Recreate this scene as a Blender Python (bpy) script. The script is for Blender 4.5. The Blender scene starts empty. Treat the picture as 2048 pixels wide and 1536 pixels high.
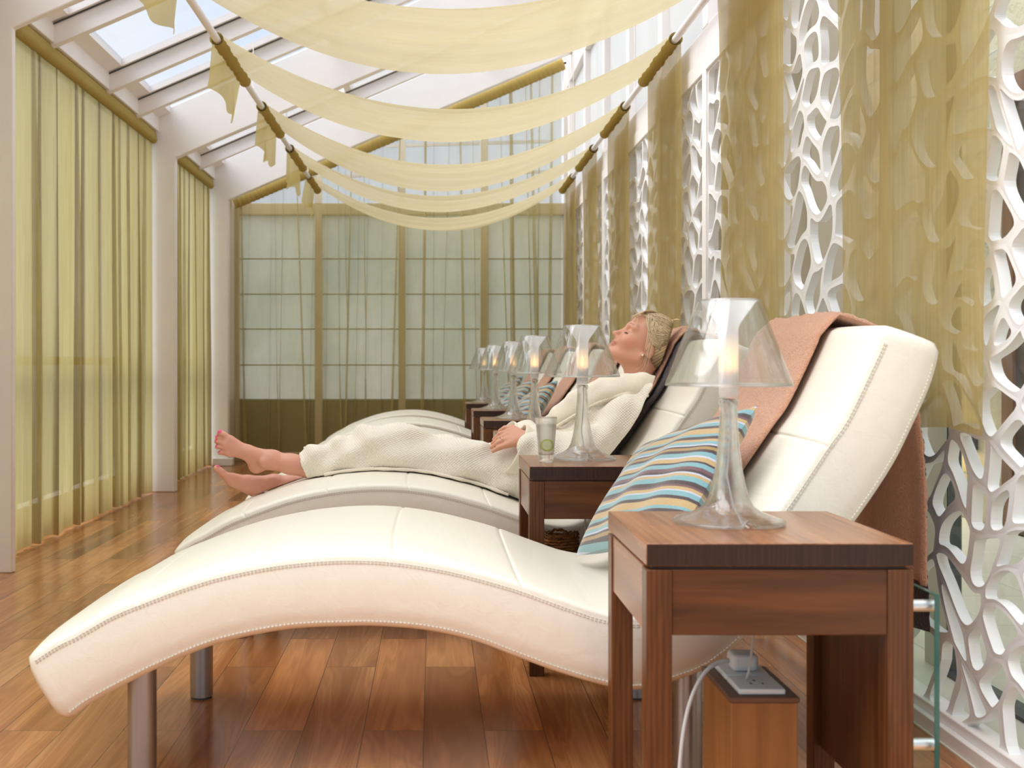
import bpy, math, random
import numpy as np
from mathutils import Vector, Matrix
R = math.radians
scene = bpy.context.scene
COL = scene.collection
random.seed(7)
RNG = np.random.RandomState(11)

# ------------------------------------------------------------------ camera, world, sun, exposure
H = 0.93          # camera height
F = 2250.0        # focal length in pixels of the 2048 px frame
VX, VY = 866.0, 727.0   # vanishing point of the room's long direction
cam_data = bpy.data.cameras.new('camera')
cam = bpy.data.objects.new('camera', cam_data)
COL.objects.link(cam)
cam.location = (0, 0, H)
cam.rotation_euler = (R(90), 0, 0)
cam_data.sensor_width = 36
cam_data.lens = 36 * F / 2048
cam_data.shift_x = (1024 - VX) / 2048
cam_data.shift_y = (VY - 768) / 2048
cam_data.clip_start = 0.05
cam_data.dof.use_dof = True
cam_data.dof.focus_distance = 3.7
cam_data.dof.aperture_fstop = 5.6
scene.camera = cam

scene.view_settings.view_transform = 'Standard'
scene.view_settings.look = 'None'
scene.view_settings.gamma = 1.0
scene.view_settings.exposure = 0.54
scene.view_settings.use_curve_mapping = False
scene.cycles.max_bounces = 12
scene.cycles.transparent_max_bounces = 24
scene.cycles.transmission_bounces = 12
scene.cycles.sample_clamp_indirect = 6.0
scene.cycles.caustics_reflective = False
scene.cycles.caustics_refractive = True
scene.cycles.blur_glossy = 1.0
scene.cycles.use_denoising = True

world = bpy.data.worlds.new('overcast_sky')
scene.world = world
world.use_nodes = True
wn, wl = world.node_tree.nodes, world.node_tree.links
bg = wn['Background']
tc = wn.new('ShaderNodeTexCoord')
sp = wn.new('ShaderNodeSeparateXYZ')
wl.new(tc.outputs['Generated'], sp.inputs[0])
# sky strength shaped to light the room: raised overhead and sideways, dimmer ahead
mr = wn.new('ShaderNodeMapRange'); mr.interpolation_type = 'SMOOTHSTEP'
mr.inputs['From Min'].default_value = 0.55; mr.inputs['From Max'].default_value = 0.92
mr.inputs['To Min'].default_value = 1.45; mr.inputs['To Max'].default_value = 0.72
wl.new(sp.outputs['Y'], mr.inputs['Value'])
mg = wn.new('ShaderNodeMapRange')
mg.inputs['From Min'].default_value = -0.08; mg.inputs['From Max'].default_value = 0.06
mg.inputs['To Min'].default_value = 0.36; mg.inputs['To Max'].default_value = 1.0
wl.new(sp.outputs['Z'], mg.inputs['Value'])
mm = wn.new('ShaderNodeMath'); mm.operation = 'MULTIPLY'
mb_ = wn.new('ShaderNodeMapRange'); mb_.interpolation_type = 'SMOOTHSTEP'   # sky strength cut behind the camera to lower the frontal light
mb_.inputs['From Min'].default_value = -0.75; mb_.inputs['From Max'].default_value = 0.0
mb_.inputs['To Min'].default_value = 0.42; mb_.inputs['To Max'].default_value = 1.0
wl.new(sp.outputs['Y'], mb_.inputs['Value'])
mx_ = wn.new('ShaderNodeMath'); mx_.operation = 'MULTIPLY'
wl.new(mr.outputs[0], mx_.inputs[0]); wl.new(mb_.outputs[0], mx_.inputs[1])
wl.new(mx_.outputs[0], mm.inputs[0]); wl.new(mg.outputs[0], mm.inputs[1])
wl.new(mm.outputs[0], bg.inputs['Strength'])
cn = wn.new('ShaderNodeTexNoise'); cn.inputs['Scale'].default_value = 3.0
wl.new(tc.outputs['Generated'], cn.inputs['Vector'])
cr = wn.new('ShaderNodeValToRGB')
cr.color_ramp.elements[0].position = 0.35; cr.color_ramp.elements[0].color = (0.74, 0.85, 1.0, 1)
cr.color_ramp.elements[1].position = 0.62; cr.color_ramp.elements[1].color = (0.95, 0.97, 1.0, 1)
wl.new(cn.outputs['Fac'], cr.inputs[0]); wl.new(cr.outputs[0], bg.inputs['Color'])

sun_data = bpy.data.lights.new('hazy_sun', 'SUN')
sun_data.energy = 4.2
sun_data.angle = R(70)
sun_data.color = (1.0, 0.97, 0.95)
sun = bpy.data.objects.new('hazy_sun', sun_data)
COL.objects.link(sun)
sun.rotation_euler = (R(6), R(-34), 0)   # high, through the roof from the left

# ------------------------------------------------------------------ helpers
def P(px, py, Y):
    """photograph pixel at depth Y -> world point"""
    return np.array(((px - VX) * Y / F, Y, H - (py - VY) * Y / F))

class MB:
    def __init__(s):
        s.v = []; s.f = []; s.m = []
    def add(s, verts, faces, mi=0):
        b = len(s.v)
        s.v.extend([tuple(map(float, p)) for p in verts])
        s.f.extend([tuple(i + b for i in f) for f in faces])
        s.m.extend([mi] * len(faces))
        return s
    def box(s, x0, x1, y0, y1, z0, z1, mi=0):
        v = [(x0,y0,z0),(x1,y0,z0),(x1,y1,z0),(x0,y1,z0),(x0,y0,z1),(x1,y0,z1),(x1,y1,z1),(x0,y1,z1)]
        f = [(3,2,1,0),(4,5,6,7),(0,1,5,4),(1,2,6,5),(2,3,7,6),(3,0,4,7)]
        return s.add(v, f, mi)
    def prism(s, pts, axis, a, b, mi=0):
        """closed polygon pts (2d) extruded along an axis ('x','y','z')"""
        n = len(pts)
        def mk(p, t):
            return {'y': (p[0], t, p[1]), 'x': (t, p[0], p[1]), 'z': (p[0], p[1], t)}[axis]
        v = [mk(p, a) for p in pts] + [mk(p, b) for p in pts]
        f = [tuple(range(n))[::-1], tuple(range(n, 2*n))]
        f += [(i, (i+1) % n, n + (i+1) % n, n + i) for i in range(n)]
        return s.add(v, f, mi)
    def loft(s, rings, closed=True, cap0=True, cap1=True, mi=0):
        n = len(rings[0]); v = [p for r in rings for p in r]; f = []
        for i in range(len(rings) - 1):
            for j in range(n if closed else n - 1):
                k = (j + 1) % n
                f.append((i*n + j, i*n + k, (i+1)*n + k, (i+1)*n + j))
        if cap0: f.append(tuple(range(n))[::-1])
        if cap1: f.append(tuple(range((len(rings)-1)*n, len(rings)*n)))
        return s.add(v, f, mi)
    def tube(s, path, r, seg=10, mi=0, caps=True):
        path = [np.array(p, float) for p in path]; n = len(path)
        rad = r if hasattr(r, '__len__') else [r] * n
        rings = []; up = None
        for i in range(n):
            t = path[min(i+1, n-1)] - path[max(i-1, 0)]
            t = t / (np.linalg.norm(t) + 1e-12)
            if up is None:
                up = np.array((0, 0, 1.0)) if abs(t[2]) < .9 else np.array((1.0, 0, 0))
            a = np.cross(up, t); a /= np.linalg.norm(a) + 1e-12
            b = np.cross(t, a); up = b
            rings.append([path[i] + rad[i]*(math.cos(q)*a + math.sin(q)*b) for q in np.linspace(0, 2*math.pi, seg, endpoint=False)])
        return s.loft(rings, True, caps, caps, mi)
    def lathe(s, prof, seg=48, c=(0, 0, 0), mi=0, bend=None):
        """prof: list of (radius, z); open or closed profile, revolved about z"""
        rings = []
        for (r, z) in prof:
            ring = []
            for q in np.linspace(0, 2*math.pi, seg, endpoint=False):
                dz = bend(r, z, q) if bend else 0
                ring.append((c[0] + r*math.cos(q), c[1] + r*math.sin(q), c[2] + z + dz))
            rings.append(ring)
        return s.loft(rings, True, False, False, mi)
    def build(s, name, mats, parent=None, smooth=False, bevel=0.0, seg=2, auto=None, recalc=True):
        me = bpy.data.meshes.new(name)
        me.from_pydata(s.v, [], s.f)
        if not isinstance(mats, (list, tuple)): mats = [mats]
        for m in mats: me.materials.append(m)
        if len(mats) > 1: me.polygons.foreach_set('material_index', s.m)
        me.update()
        if recalc:
            import bmesh
            bm = bmesh.new(); bm.from_mesh(me)
            bmesh.ops.recalc_face_normals(bm, faces=bm.faces)
            bm.to_mesh(me); bm.free()
        if smooth or auto is not None:
            me.polygons.foreach_set('use_smooth', [True] * len(me.polygons))
            if auto is not None: me.set_sharp_from_angle(angle=R(auto))
        o = bpy.data.objects.new(name, me); COL.objects.link(o)
        if parent is not None: o.parent = parent
        if bevel > 0:
            b = o.modifiers.new('bevel', 'BEVEL'); b.width = bevel; b.segments = seg
            b.limit_method = 'ANGLE'; b.angle_limit = R(40)
            if not smooth and auto is None:
                me.polygons.foreach_set('use_smooth', [True] * len(me.polygons)); me.set_sharp_from_angle(angle=R(30))
        return o

def arr_mesh(name, V, Fq, mat, parent=None, smooth=True):
    me = bpy.data.meshes.new(name)
    me.from_pydata(V.tolist(), [], Fq.tolist())
    for m in (mat if isinstance(mat, (list, tuple)) else [mat]): me.materials.append(m)
    if smooth: me.polygons.foreach_set('use_smooth', [True] * len(me.polygons))
    me.update()
    o = bpy.data.objects.new(name, me); COL.objects.link(o)
    if parent is not None: o.parent = parent
    return o

def grid_faces(n, m):
    i, j = np.meshgrid(np.arange(n-1), np.arange(m-1), indexing='ij')
    a = (i*m + j).ravel()
    return np.stack([a, a+m, a+m+1, a+1], 1)

def sheet(name, G, mat, parent=None, thick=0.0):
    """G: n x m x 3 array of points"""
    n, m = G.shape[:2]
    o = arr_mesh(name, G.reshape(-1, 3), grid_faces(n, m), mat, parent)
    if thick > 0:
        so = o.modifiers.new('thickness', 'SOLIDIFY'); so.thickness = thick; so.offset = 0
    return o

def tag(o, label=None, cat=None, group=None, kind=None):
    if label: o['label'] = label
    if cat: o['category'] = cat
    if group: o['group'] = group
    if kind: o['kind'] = kind
    return o

def thing(name, loc, label, cat, group=None, rz=0.0):
    o = bpy.data.objects.new(name, None); COL.objects.link(o)
    o.location = loc; o.rotation_euler = (0, 0, rz); o.empty_display_size = 0.1
    return tag(o, label, cat, group)

def structure(o, label, cat):
    return tag(o, label, cat, None, 'structure')

def copy_tree(o, parent=None):
    c = o.copy(); COL.objects.link(c)
    if parent is not None: c.parent = parent
    for ch in list(o.children): copy_tree(ch, c)
    return c

def spline(pts, n=None, step=None):
    """Catmull-Rom through points, resampled evenly"""
    pts = np.array(pts, float)
    q = np.vstack([2*pts[0]-pts[1], pts, 2*pts[-1]-pts[-2]])
    out = []
    for i in range(1, len(q)-2):
        p0, p1, p2, p3 = q[i-1], q[i], q[i+1], q[i+2]
        for t in np.linspace(0, 1, 16, endpoint=False):
            out.append(.5*((2*p1)+(-p0+p2)*t+(2*p0-5*p1+4*p2-p3)*t*t+(-p0+3*p1-3*p2+p3)*t**3))
    out.append(pts[-1]); out = np.array(out)
    d = np.r_[0, np.cumsum(np.linalg.norm(np.diff(out, axis=0), axis=1))]
    if n is None: n = max(3, int(d[-1]/step) + 1)
    s = np.linspace(0, d[-1], n)
    return np.stack([np.interp(s, d, out[:, k]) for k in range(out.shape[1])], 1)

def smooth_noise(x, seed=0, octaves=((1, 1.0), (2.17, .5), (4.31, .25))):
    r = np.random.RandomState(seed); y = 0
    for f, a in octaves: y = y + a*np.sin(f*x + r.uniform(0, 6.28))
    return y

# ------------------------------------------------------------------ materials
class NT:
    def __init__(s, name):
        s.m = bpy.data.materials.new(name); s.m.use_nodes = True
        s.n = s.m.node_tree.nodes; s.l = s.m.node_tree.links
        s.b = s.n['Principled BSDF']; s.out = s.n['Material Output']
    def node(s, t, **kw):
        nd = s.n.new(t)
        for k, v in kw.items():
            if hasattr(nd, k): setattr(nd, k, v)
        return nd
    def link(s, a, b): s.l.new(a, b)
    def val(s, nd, **kw):
        for k, v in kw.items(): nd.inputs[k.replace('_', ' ')].default_value = v
        return nd
    def coord(s, which='Object', scale=(1, 1, 1), loc=(0, 0, 0), rot=(0, 0, 0)):
        t = s.node('ShaderNodeTexCoord'); mp = s.node('ShaderNodeMapping')
        mp.inputs['Scale'].default_value = scale; mp.inputs['Location'].default_value = loc; mp.inputs['Rotation'].default_value = rot
        s.link(t.outputs[which], mp.inputs[0]); return mp.outputs[0]
    def noise(s, vec, scale=5, detail=3, rough=.5, dist=0.0):
        nd = s.node('ShaderNodeTexNoise')
        nd.inputs['Scale'].default_value = scale; nd.inputs['Detail'].default_value = detail
        nd.inputs['Roughness'].default_value = rough; nd.inputs['Distortion'].default_value = dist
        s.link(vec, nd.inputs['Vector']); return nd.outputs['Fac']
    def ramp(s, fac, stops, interp='LINEAR'):
        nd = s.node('ShaderNodeValToRGB'); cr = nd.color_ramp; cr.interpolation = interp
        while len(cr.elements) < len(stops): cr.elements.new(0.5)
        for e, (p, c) in zip(cr.elements, stops): e.position = p; e.color = (*c, 1)
        s.link(fac, nd.inputs[0]); return nd.outputs[0]
    def mixc(s, fac, a, b, mode='MIX'):
        nd = s.node('ShaderNodeMix'); nd.data_type = 'RGBA'; nd.blend_type = mode
        for sock, v in ((nd.inputs[0], fac), (nd.inputs[6], a), (nd.inputs[7], b)):
            if isinstance(v, (int, float)): sock.default_value = v
            elif isinstance(v, tuple): sock.default_value = (*v, 1)
            else: s.link(v, sock)
        return nd.outputs[2]
    def math(s, op, a, b=None):
        nd = s.node('ShaderNodeMath'); nd.operation = op
        for sock, v in ((nd.inputs[0], a), (nd.inputs[1], b)):
            if v is None: continue
            if isinstance(v, (int, float)): sock.default_value = v
            else: s.link(v, sock)
        return nd.outputs[0]
    def bump(s, h, strength=.3, dist=.01):
        nd = s.node('ShaderNodeBump'); nd.inputs['Strength'].default_value = strength; nd.inputs['Distance'].default_value = dist
        s.link(h, nd.inputs['Height']); s.link(nd.outputs[0], s.b.inputs['Normal']); return nd.outputs[0]
    def set(s, color=None, rough=None, **kw):
        if color is not None:
            if isinstance(color, tuple): s.b.inputs['Base Color'].default_value = (*color, 1)
            else: s.link(color, s.b.inputs['Base Color'])
        if rough is not None:
            if isinstance(rough, (int, float)): s.b.inputs['Roughness'].default_value = rough
            else: s.link(rough, s.b.inputs['Roughness'])
        for k, v in kw.items(): s.b.inputs[k.replace('_', ' ')].default_value = v
        return s.m

def plain(name, color, rough=.5, **kw):
    t = NT(name)
    v = t.noise(t.coord(), 6, 3)
    c = t.mixc(v, tuple(x*.95 for x in color), tuple(min(1, x*1.04) for x in color))
    return t.set(c, rough, **kw)

def fabric(name, color, see, trans=.5, scale=1.0, vary=.18):
    """woven sheer: part of the light passes between the threads, part glows through them"""
    t = NT(name); t.n.remove(t.b)
    co = t.coord()
    n1 = t.noise(t.coord(scale=(1.2, 30, .8)), 4*scale, 4, .6)
    n2 = t.noise(co, 2.2*scale, 3, .5)
    c = t.mixc(n1, tuple(x*(1-vary) for x in color), tuple(min(1, x*(1+vary*.6)) for x in color))
    c = t.mixc(t.math('MULTIPLY', n2, .25), c, tuple(x*.82 for x in color))
    d = t.node('ShaderNodeBsdfDiffuse'); tr = t.node('ShaderNodeBsdfTranslucent'); tp = t.node('ShaderNodeBsdfTransparent')
    t.link(c, d.inputs[0]); t.link(c, tr.inputs[0])
    m1 = t.node('ShaderNodeMixShader'); m1.inputs[0].default_value = trans
    t.link(d.outputs[0], m1.inputs[1]); t.link(tr.outputs[0], m1.inputs[2])
    m2 = t.node('ShaderNodeMixShader')
    t.link(t.math('ADD', t.math('MULTIPLY', n1, .16), see - .08), m2.inputs[0])
    t.link(m1.outputs[0], m2.inputs[1]); t.link(tp.outputs[0], m2.inputs[2])
    t.link(m2.outputs[0], t.out.inputs[0])
    return t.m

def wood(name, axis, dark, mid, light, rough=.32, grain=14):
    t = NT(name)
    sc = [grain, grain, grain]; sc['xyz'.index(axis)] = grain*.07
    co = t.coord(scale=tuple(sc))
    n = t.noise(co, 1.7, 6, .62, .8)
    w = t.node('ShaderNodeTexWave'); w.wave_type = 'BANDS'
    w.bands_direction = {'x': 'Y', 'y': 'X', 'z': 'X'}[axis]
    w.inputs['Scale'].default_value = 1.1; w.inputs['Distortion'].default_value = 9; w.inputs['Detail'].default_value = 3
    w.inputs['Detail Scale'].default_value = .8
    t.link(co, w.inputs['Vector'])
    f = t.math('ADD', t.math('MULTIPLY', n, .84), t.math('MULTIPLY', w.outputs['Fac'], .16))
    c = t.ramp(f, [(.25, dark), (.5, mid), (.78, light)])
    sc2 = [130.]*3; sc2['xyz'.index(axis)] = 5.
    fine = t.noise(t.coord(scale=tuple(sc2)), 1.0, 2)
    c = t.mixc(t.math('MULTIPLY', fine, .35), c, tuple(x*.55 for x in mid))
    t.bump(fine, .06, .004)
    return t.set(c, rough, Specular_IOR_Level=.35)

def clear_glass(name, color=(1, 1, 1), ior=1.45, rough=0.0):
    t = NT(name); t.n.remove(t.b)
    g = t.node('ShaderNodeBsdfGlass'); g.inputs['IOR'].default_value = ior; g.inputs['Roughness'].default_value = rough
    g.inputs['Color'].default_value = (*color, 1)
    t.link(g.outputs[0], t.out.inputs[0]); return t.m

def pane_glass(name, color=(.93, .97, .96), gloss=.06):
    """thin window glass: passes light straight through with a faint reflection"""
    t = NT(name); t.n.remove(t.b)
    a = t.node('ShaderNodeBsdfTransparent'); a.inputs[0].default_value = (*color, 1)
    g = t.node('ShaderNodeBsdfGlossy'); g.inputs['Roughness'].default_value = .02
    m = t.node('ShaderNodeMixShader'); m.inputs[0].default_value = gloss
    t.link(a.outputs[0], m.inputs[1]); t.link(g.outputs[0], m.inputs[2]); t.link(m.outputs[0], t.out.inputs[0])
    return t.m

M = {}
M['white'] = plain('white_paint', (.86, .82, .80), .4)
M['white_lattice'] = plain('white_lacquer', (.82, .82, .83), .35)
M['beige_frame'] = plain('beige_frame_paint', (.62, .52, .38), .5)
M['plaster'] = plain('beige_plaster', (.62, .56, .46), .8)
M['gasket'] = plain('dark_grey_gasket', (.07, .075, .08), .5)
M['pane'] = pane_glass('window_glass')
M['pane_sky'] = pane_glass('skylight_glass', (.95, .97, 1.0), .04)
M['frosted'] = fabric('frosted_white_pane', (.9, .9, .9), .1, .75, vary=.03)
M['swag'] = fabric('cream_yellow_voile', (.68, .585, .36), .08, .50)
M['drape'] = fabric('gold_green_voile', (.58, .45, .175), .26, .5, vary=.34)
M['flag'] = fabric('olive_gold_voile', (.50, .40, .16), .12, .45)
M['sleeve'] = fabric('olive_gold_sleeve', (.48, .36, .12), .0, .15)
M['curtain'] = fabric('yellow_green_sheer', (.52, .42, .19), .08, .58, vary=.30)
M['curtain_back'] = fabric('olive_sheer', (.58, .49, .20), .57, .4)

# leather: smooth cream hide with very fine pores and faint stretch wrinkles
t = NT('cream_leather'); co = t.coord()
pore = t.noise(co, 420, 2); wr = t.noise(t.coord(scale=(9, 1.6, 9), rot=(0, .5, .4)), 2.5, 4, .6, .6)
t.bump(t.math('ADD', t.math('MULTIPLY', pore, .12), wr), .14, .012)
M['leather'] = t.set(t.mixc(wr, (.82, .77, .66), (.87, .825, .72)), .36, Specular_IOR_Level=.45)
M['stitch'] = plain('pale_thread', (.70, .66, .58), .7)
t = NT('brushed_steel'); v = t.noise(t.coord(scale=(1, 1, 90)), 8, 3)
M['steel'] = t.set((.42, .42, .43), t.math('ADD', t.math('MULTIPLY', v, .15), .30), Metallic=1.0)
t = NT('satin_aluminium')
M['alu'] = t.set((.75, .75, .76), t.math('ADD', t.math('MULTIPLY', t.noise(t.coord(), 40, 2), .1), .3), Metallic=.9)

WD, WM, WL_ = (.045, .015, .005), (.112, .037, .010), (.19, .068, .018)
M['wood_x'] = wood('walnut_grain_across', 'x', WD, WM, WL_)
M['wood_y'] = wood('walnut_grain_along', 'y', (.13, .050, .021), (.27, .108, .044), (.37, .16, .068), .25)
M['wood_z'] = wood('walnut_grain_upright', 'z', WD, WM, WL_, .32, 30)
M['wood_end'] = wood('walnut_end_grain', 'z', (.018, .008, .006), (.034, .015, .010), (.055, .025, .016), .4, 30)
M['wood_post'] = wood('orange_stained_timber', 'z', (.20, .075, .020), (.29, .118, .034), (.34, .145, .045), .4, 6)

# floor: walnut boards running away from the camera
t = NT('walnut_floorboards')
tcn = t.node('ShaderNodeTexCoord'); sx = t.node('ShaderNodeSeparateXYZ'); t.link(tcn.outputs['Object'], sx.inputs[0])
cx = t.node('ShaderNodeCombineXYZ'); t.link(sx.outputs['Y'], cx.inputs[0])
t.link(t.math('ADD', sx.outputs['X'], .0233 + 15.25), cx.inputs[1])
br = t.node('ShaderNodeTexBrick'); t.link(cx.outputs[0], br.inputs['Vector'])
br.offset = .37; br.offset_frequency = 2; br.squash = 1.0
for k, v in (('Scale', 1.0), ('Mortar Size', .0011), ('Mortar Smooth', .3), ('Bias', 0.0), ('Brick Width', .95), ('Row Height', .1525)):
    br.inputs[k].default_value = v
br.inputs['Color1'].default_value = (0, 0, 0, 1); br.inputs['Color2'].default_value = (1, 1, 1, 1)
br.inputs['Mortar'].default_value = (.5, .5, .5, 1)
bw = t.node('ShaderNodeSeparateColor'); t.link(br.outputs['Color'], bw.inputs[0]); rnd = bw.outputs[0]
off = t.node('ShaderNodeVectorMath'); off.operation = 'SCALE'; 
cmb = t.node('ShaderNodeCombineXYZ'); 
for i in range(3): t.link(t.math('MULTIPLY', rnd, 7.3 + i*5), cmb.inputs[i])
av = t.node('ShaderNodeVectorMath'); av.operation = 'ADD'
t.link(tcn.outputs['Object'], av.inputs[0]); t.link(cmb.outputs[0], av.inputs[1])
mp = t.node('ShaderNodeMapping'); mp.inputs['Scale'].default_value = (7, .55, 1); t.link(av.outputs[0], mp.inputs[0])
g1 = t.noise(mp.outputs[0], 1.1, 3, .5, .9)
mp2 = t.node('ShaderNodeMapping'); mp2.inputs['Scale'].default_value = (120, 4, 1); t.link(av.outputs[0], mp2.inputs[0])
g2 = t.noise(mp2.outputs[0], 1.0, 3)
ring = t.math('FRACT', t.math('MULTIPLY', g1, 14.0))
ring = t.math('ABSOLUTE', t.math('SUBTRACT', ring, .5))
base = t.ramp(g1, [(.28, (.24, .090, .030)), (.45, (.44, .190, .070)), (.60, (.58, .275, .110)), (.75, (.68, .38, .17))])
base = t.mixc(t.math('MULTIPLY', ring, .75), base, (.20, .075, .026))
base = t.mixc(t.math('MULTIPLY', g2, .5), base, (.19, .072, .028))
tone = t.ramp(rnd, [(0, (.80, .72, .66)), (.4, (1.08, 1.0, .93)), (.75, (1.22, 1.17, 1.1)), (1, (1.5, 1.38, 1.22))])
base = t.mixc(1.0, base, tone, 'MULTIPLY')
mort = t.node('ShaderNodeMath'); mort.operation = 'MULTIPLY'; t.link(br.outputs['Fac'], mort.inputs[0]); mort.inputs[1].default_value = .85
base = t.mixc(mort.outputs[0], base, (.03, .014, .008))
hgt = t.math('SUBTRACT', t.math('MULTIPLY', g2, .15), br.outputs['Fac'])
t.bump(hgt, .25, .0025)
M['floor'] = t.set(base, t.math('ADD', t.math('MULTIPLY', g1, .16), .13), Specular_IOR_Level=.6)

# towels
def towel(name, a, b):
    t = NT(name); co = t.coord()
    n = t.noise(co, 190, 2, .6); n2 = t.noise(co, 60, 3, .6)
    t.bump(t.math('ADD', n, t.math('MULTIPLY', n2, .8)), .9, .006)
    return t.set(t.mixc(n, a, b), .95, Sheen_Weight=.3)
M['peach'] = towel('peach_terry', (.46, .215, .125), (.72, .40, .265))
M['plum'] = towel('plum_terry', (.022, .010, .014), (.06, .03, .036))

# cushion stripes across the local y axis
t = NT('striped_velvet')
tcn = t.node('ShaderNodeTexCoord'); sx = t.node('ShaderNodeSeparateXYZ'); t.link(tcn.outputs['Object'], sx.inputs[0])
fy = t.math('FRACT', t.math('ADD', t.math('MULTIPLY', sx.outputs['Y'], 4.9), .5))
TE, PL, GO, MA, LI, DG = (.15, .32, .355), (.030, .010, .014), (.43, .29, .12), (.115, .045, .055), (.44, .46, .55), (.30, .18, .05)
seq = [(GO,1.1),(PL,1.0),(TE,1.5),(LI,.4),(GO,1.0),(MA,.7),(PL,1.2),(TE,1.6),(GO,.9),(LI,.5),(PL,.8),(MA,1.1),(TE,1.3),(PL,.6),(GO,1.4),(LI,.6),(TE,1.4),(PL,1.0),(DG,.9),(PL,.6),(LI,.5),(TE,1.1),(GO,.9),(PL,1.1),(TE,1.0),(GO,1.0)]
tot = sum(w for _, w in seq); acc = 0; stops = []
for c, w in seq: stops.append((acc/tot, c)); acc += w
stripe = t.ramp(fy, stops, 'CONSTANT')
pil = t.noise(t.coord(), 160, 3, .7)
stripe = t.mixc(t.math('MULTIPLY', pil, .06), stripe, (.65, .62, .60))
t.bump(pil, .35, .003)
M['stripes'] = t.set(stripe, .75, Sheen_Weight=.5)
M['piping'] = plain('dark_cord', (.06, .03, .03), .8)

# robe: waffle weave
t = NT('cream_waffle_cotton')
tcn = t.node('ShaderNodeTexCoord'); sx = t.node('ShaderNodeSeparateXYZ'); t.link(tcn.outputs['Object'], sx.inputs[0])
u = t.math('MULTIPLY', t.math('SUBTRACT', t.math('MULTIPLY', sx.outputs['X'], .85), t.math('MULTIPLY', sx.outputs['Y'], .5)), 640)
v = t.math('MULTIPLY', t.math('ADD', t.math('MULTIPLY', sx.outputs['Z'], .9), t.math('MULTIPLY', sx.outputs['Y'], .43)), 640)
waf = t.math('MULTIPLY', t.math('SINE', u), t.math('SINE', v))
t.bump(waf, .38, .004)
M['robe'] = t.set(t.mixc(t.math('ADD', t.math('MULTIPLY', waf, .25), .5), (.80, .725, .60), (.91, .855, .75)), .9, Sheen_Weight=.2)
t = NT('cream_terry_lining')
n = t.noise(t.coord(), 240, 2); t.bump(n, .4, .003)
M['robe_plain'] = t.set(t.mixc(n, (.78, .70, .565), (.87, .80, .68)), .95, Sheen_Weight=.3)

# skin: colour attribute carries lips, nails and brows
t = NT('skin'); at = t.node('ShaderNodeAttribute'); at.attribute_name = 'tint'
n = t.noise(t.coord(), 30, 4); n2 = t.noise(t.coord(), 500, 2)
c = t.mixc(t.math('MULTIPLY', n, .30), at.outputs['Color'], (.60, .26, .165))
t.bump(n2, .08, .001)
t.set(c, .48, Subsurface_Weight=.12, Subsurface_Scale=.01)
t.b.inputs['Subsurface Radius'].default_value = (1, .35, .2)
M['skin'] = t.m
t = NT('blonde_hair'); at = t.node('ShaderNodeAttribute'); at.attribute_name = 'tint'
M['hair'] = t.set(at.outputs['Color'], .42, Specular_IOR_Level=.4)
M['lash'] = plain('dark_lash', (.05, .03, .025), .6)
M['pearl'] = plain('pearl', (.85, .82, .78), .2)
M['gold'] = NT('gold').set((.8, .6, .3), .25, Metallic=1.0)

def thin_glass(name, glass=.0, ior=1.4, rim=.35, base=.03):
    """clear blown glass: mostly transmits straight through, reflects more where seen edge-on"""
    t = NT(name); t.n.remove(t.b)
    a = t.node('ShaderNodeBsdfTransparent'); a.inputs[0].default_value = (.95, .965, .965, 1)
    g = t.node('ShaderNodeBsdfGlossy'); g.inputs['Roughness'].default_value = .03
    lw = t.node('ShaderNodeLayerWeight'); lw.inputs['Blend'].default_value = .35
    m = t.node('ShaderNodeMixShader'); t.link(t.math('ADD', t.math('MULTIPLY', t.math('POWER', lw.outputs['Facing'], 3.0), rim), base), m.inputs[0])
    t.link(a.outputs[0], m.inputs[1]); t.link(g.outputs[0], m.inputs[2]); res = m.outputs[0]
    if glass > 0:
        gl = t.node('ShaderNodeBsdfGlass'); gl.inputs['IOR'].default_value = ior; gl.inputs['Roughness'].default_value = 0
        m2 = t.node('ShaderNodeMixShader'); m2.inputs[0].default_value = glass
        t.link(res, m2.inputs[1]); t.link(gl.outputs[0], m2.inputs[2]); res = m2.outputs[0]
    t.link(res, t.out.inputs[0]); return t.m
M['lampglass'] = thin_glass('clear_lamp_glass', .62, 1.42, .5, .05)
M['shadeglass'] = thin_glass('thin_shade_glass', .10, 1.35, .85, .055)
M['rimglass'] = thin_glass('shade_rim_glass', .5, 1.45, .6, .25)
t = NT('frosted_lamp_glass'); t.n.remove(t.b)
a = t.node('ShaderNodeBsdfTranslucent'); a.inputs[0].default_value = (.95, .95, .96, 1)
b2 = t.node('ShaderNodeBsdfTransparent'); dd = t.node('ShaderNodeBsdfDiffuse'); dd.inputs[0].default_value = (.9, .9, .92, 1)
m1 = t.node('ShaderNodeMixShader'); m1.inputs[0].default_value = .45; t.link(a.outputs[0], m1.inputs[1]); t.link(dd.outputs[0], m1.inputs[2])
m2 = t.node('ShaderNodeMixShader'); m2.inputs[0].default_value = .42; t.link(m1.outputs[0], m2.inputs[1]); t.link(b2.outputs[0], m2.inputs[2])
t.link(m2.outputs[0], t.out.inputs[0]); M['frost'] = t.m
t = NT('candle_flame'); t.set((1, .5, .1), .5)
t.b.inputs['Emission Color'].default_value = (1, .48, .13, 1); t.b.inputs['Emission Strength'].default_value = 7
M['flame'] = t.m
M['candle'] = plain('white_wax', (.85, .83, .80), .5)
M['water'] = thin_glass('water', .30, 1.33, .3, .02)
M['tumbler'] = thin_glass('tumbler_glass', .55, 1.45, .5, .03)
M['sheetglass'] = clear_glass('green_edged_glass', (.80, .95, .90), 1.48)
M['panelglass'] = pane_glass('pale_green_sheet', (.90, .96, .93), .05)
M['green_edge'] = plain('dark_green_glass_edge', (.02, .09, .075), .1)
M['lime_rind'] = plain('lime_rind', (.55, .62, .02), .4)
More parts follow.
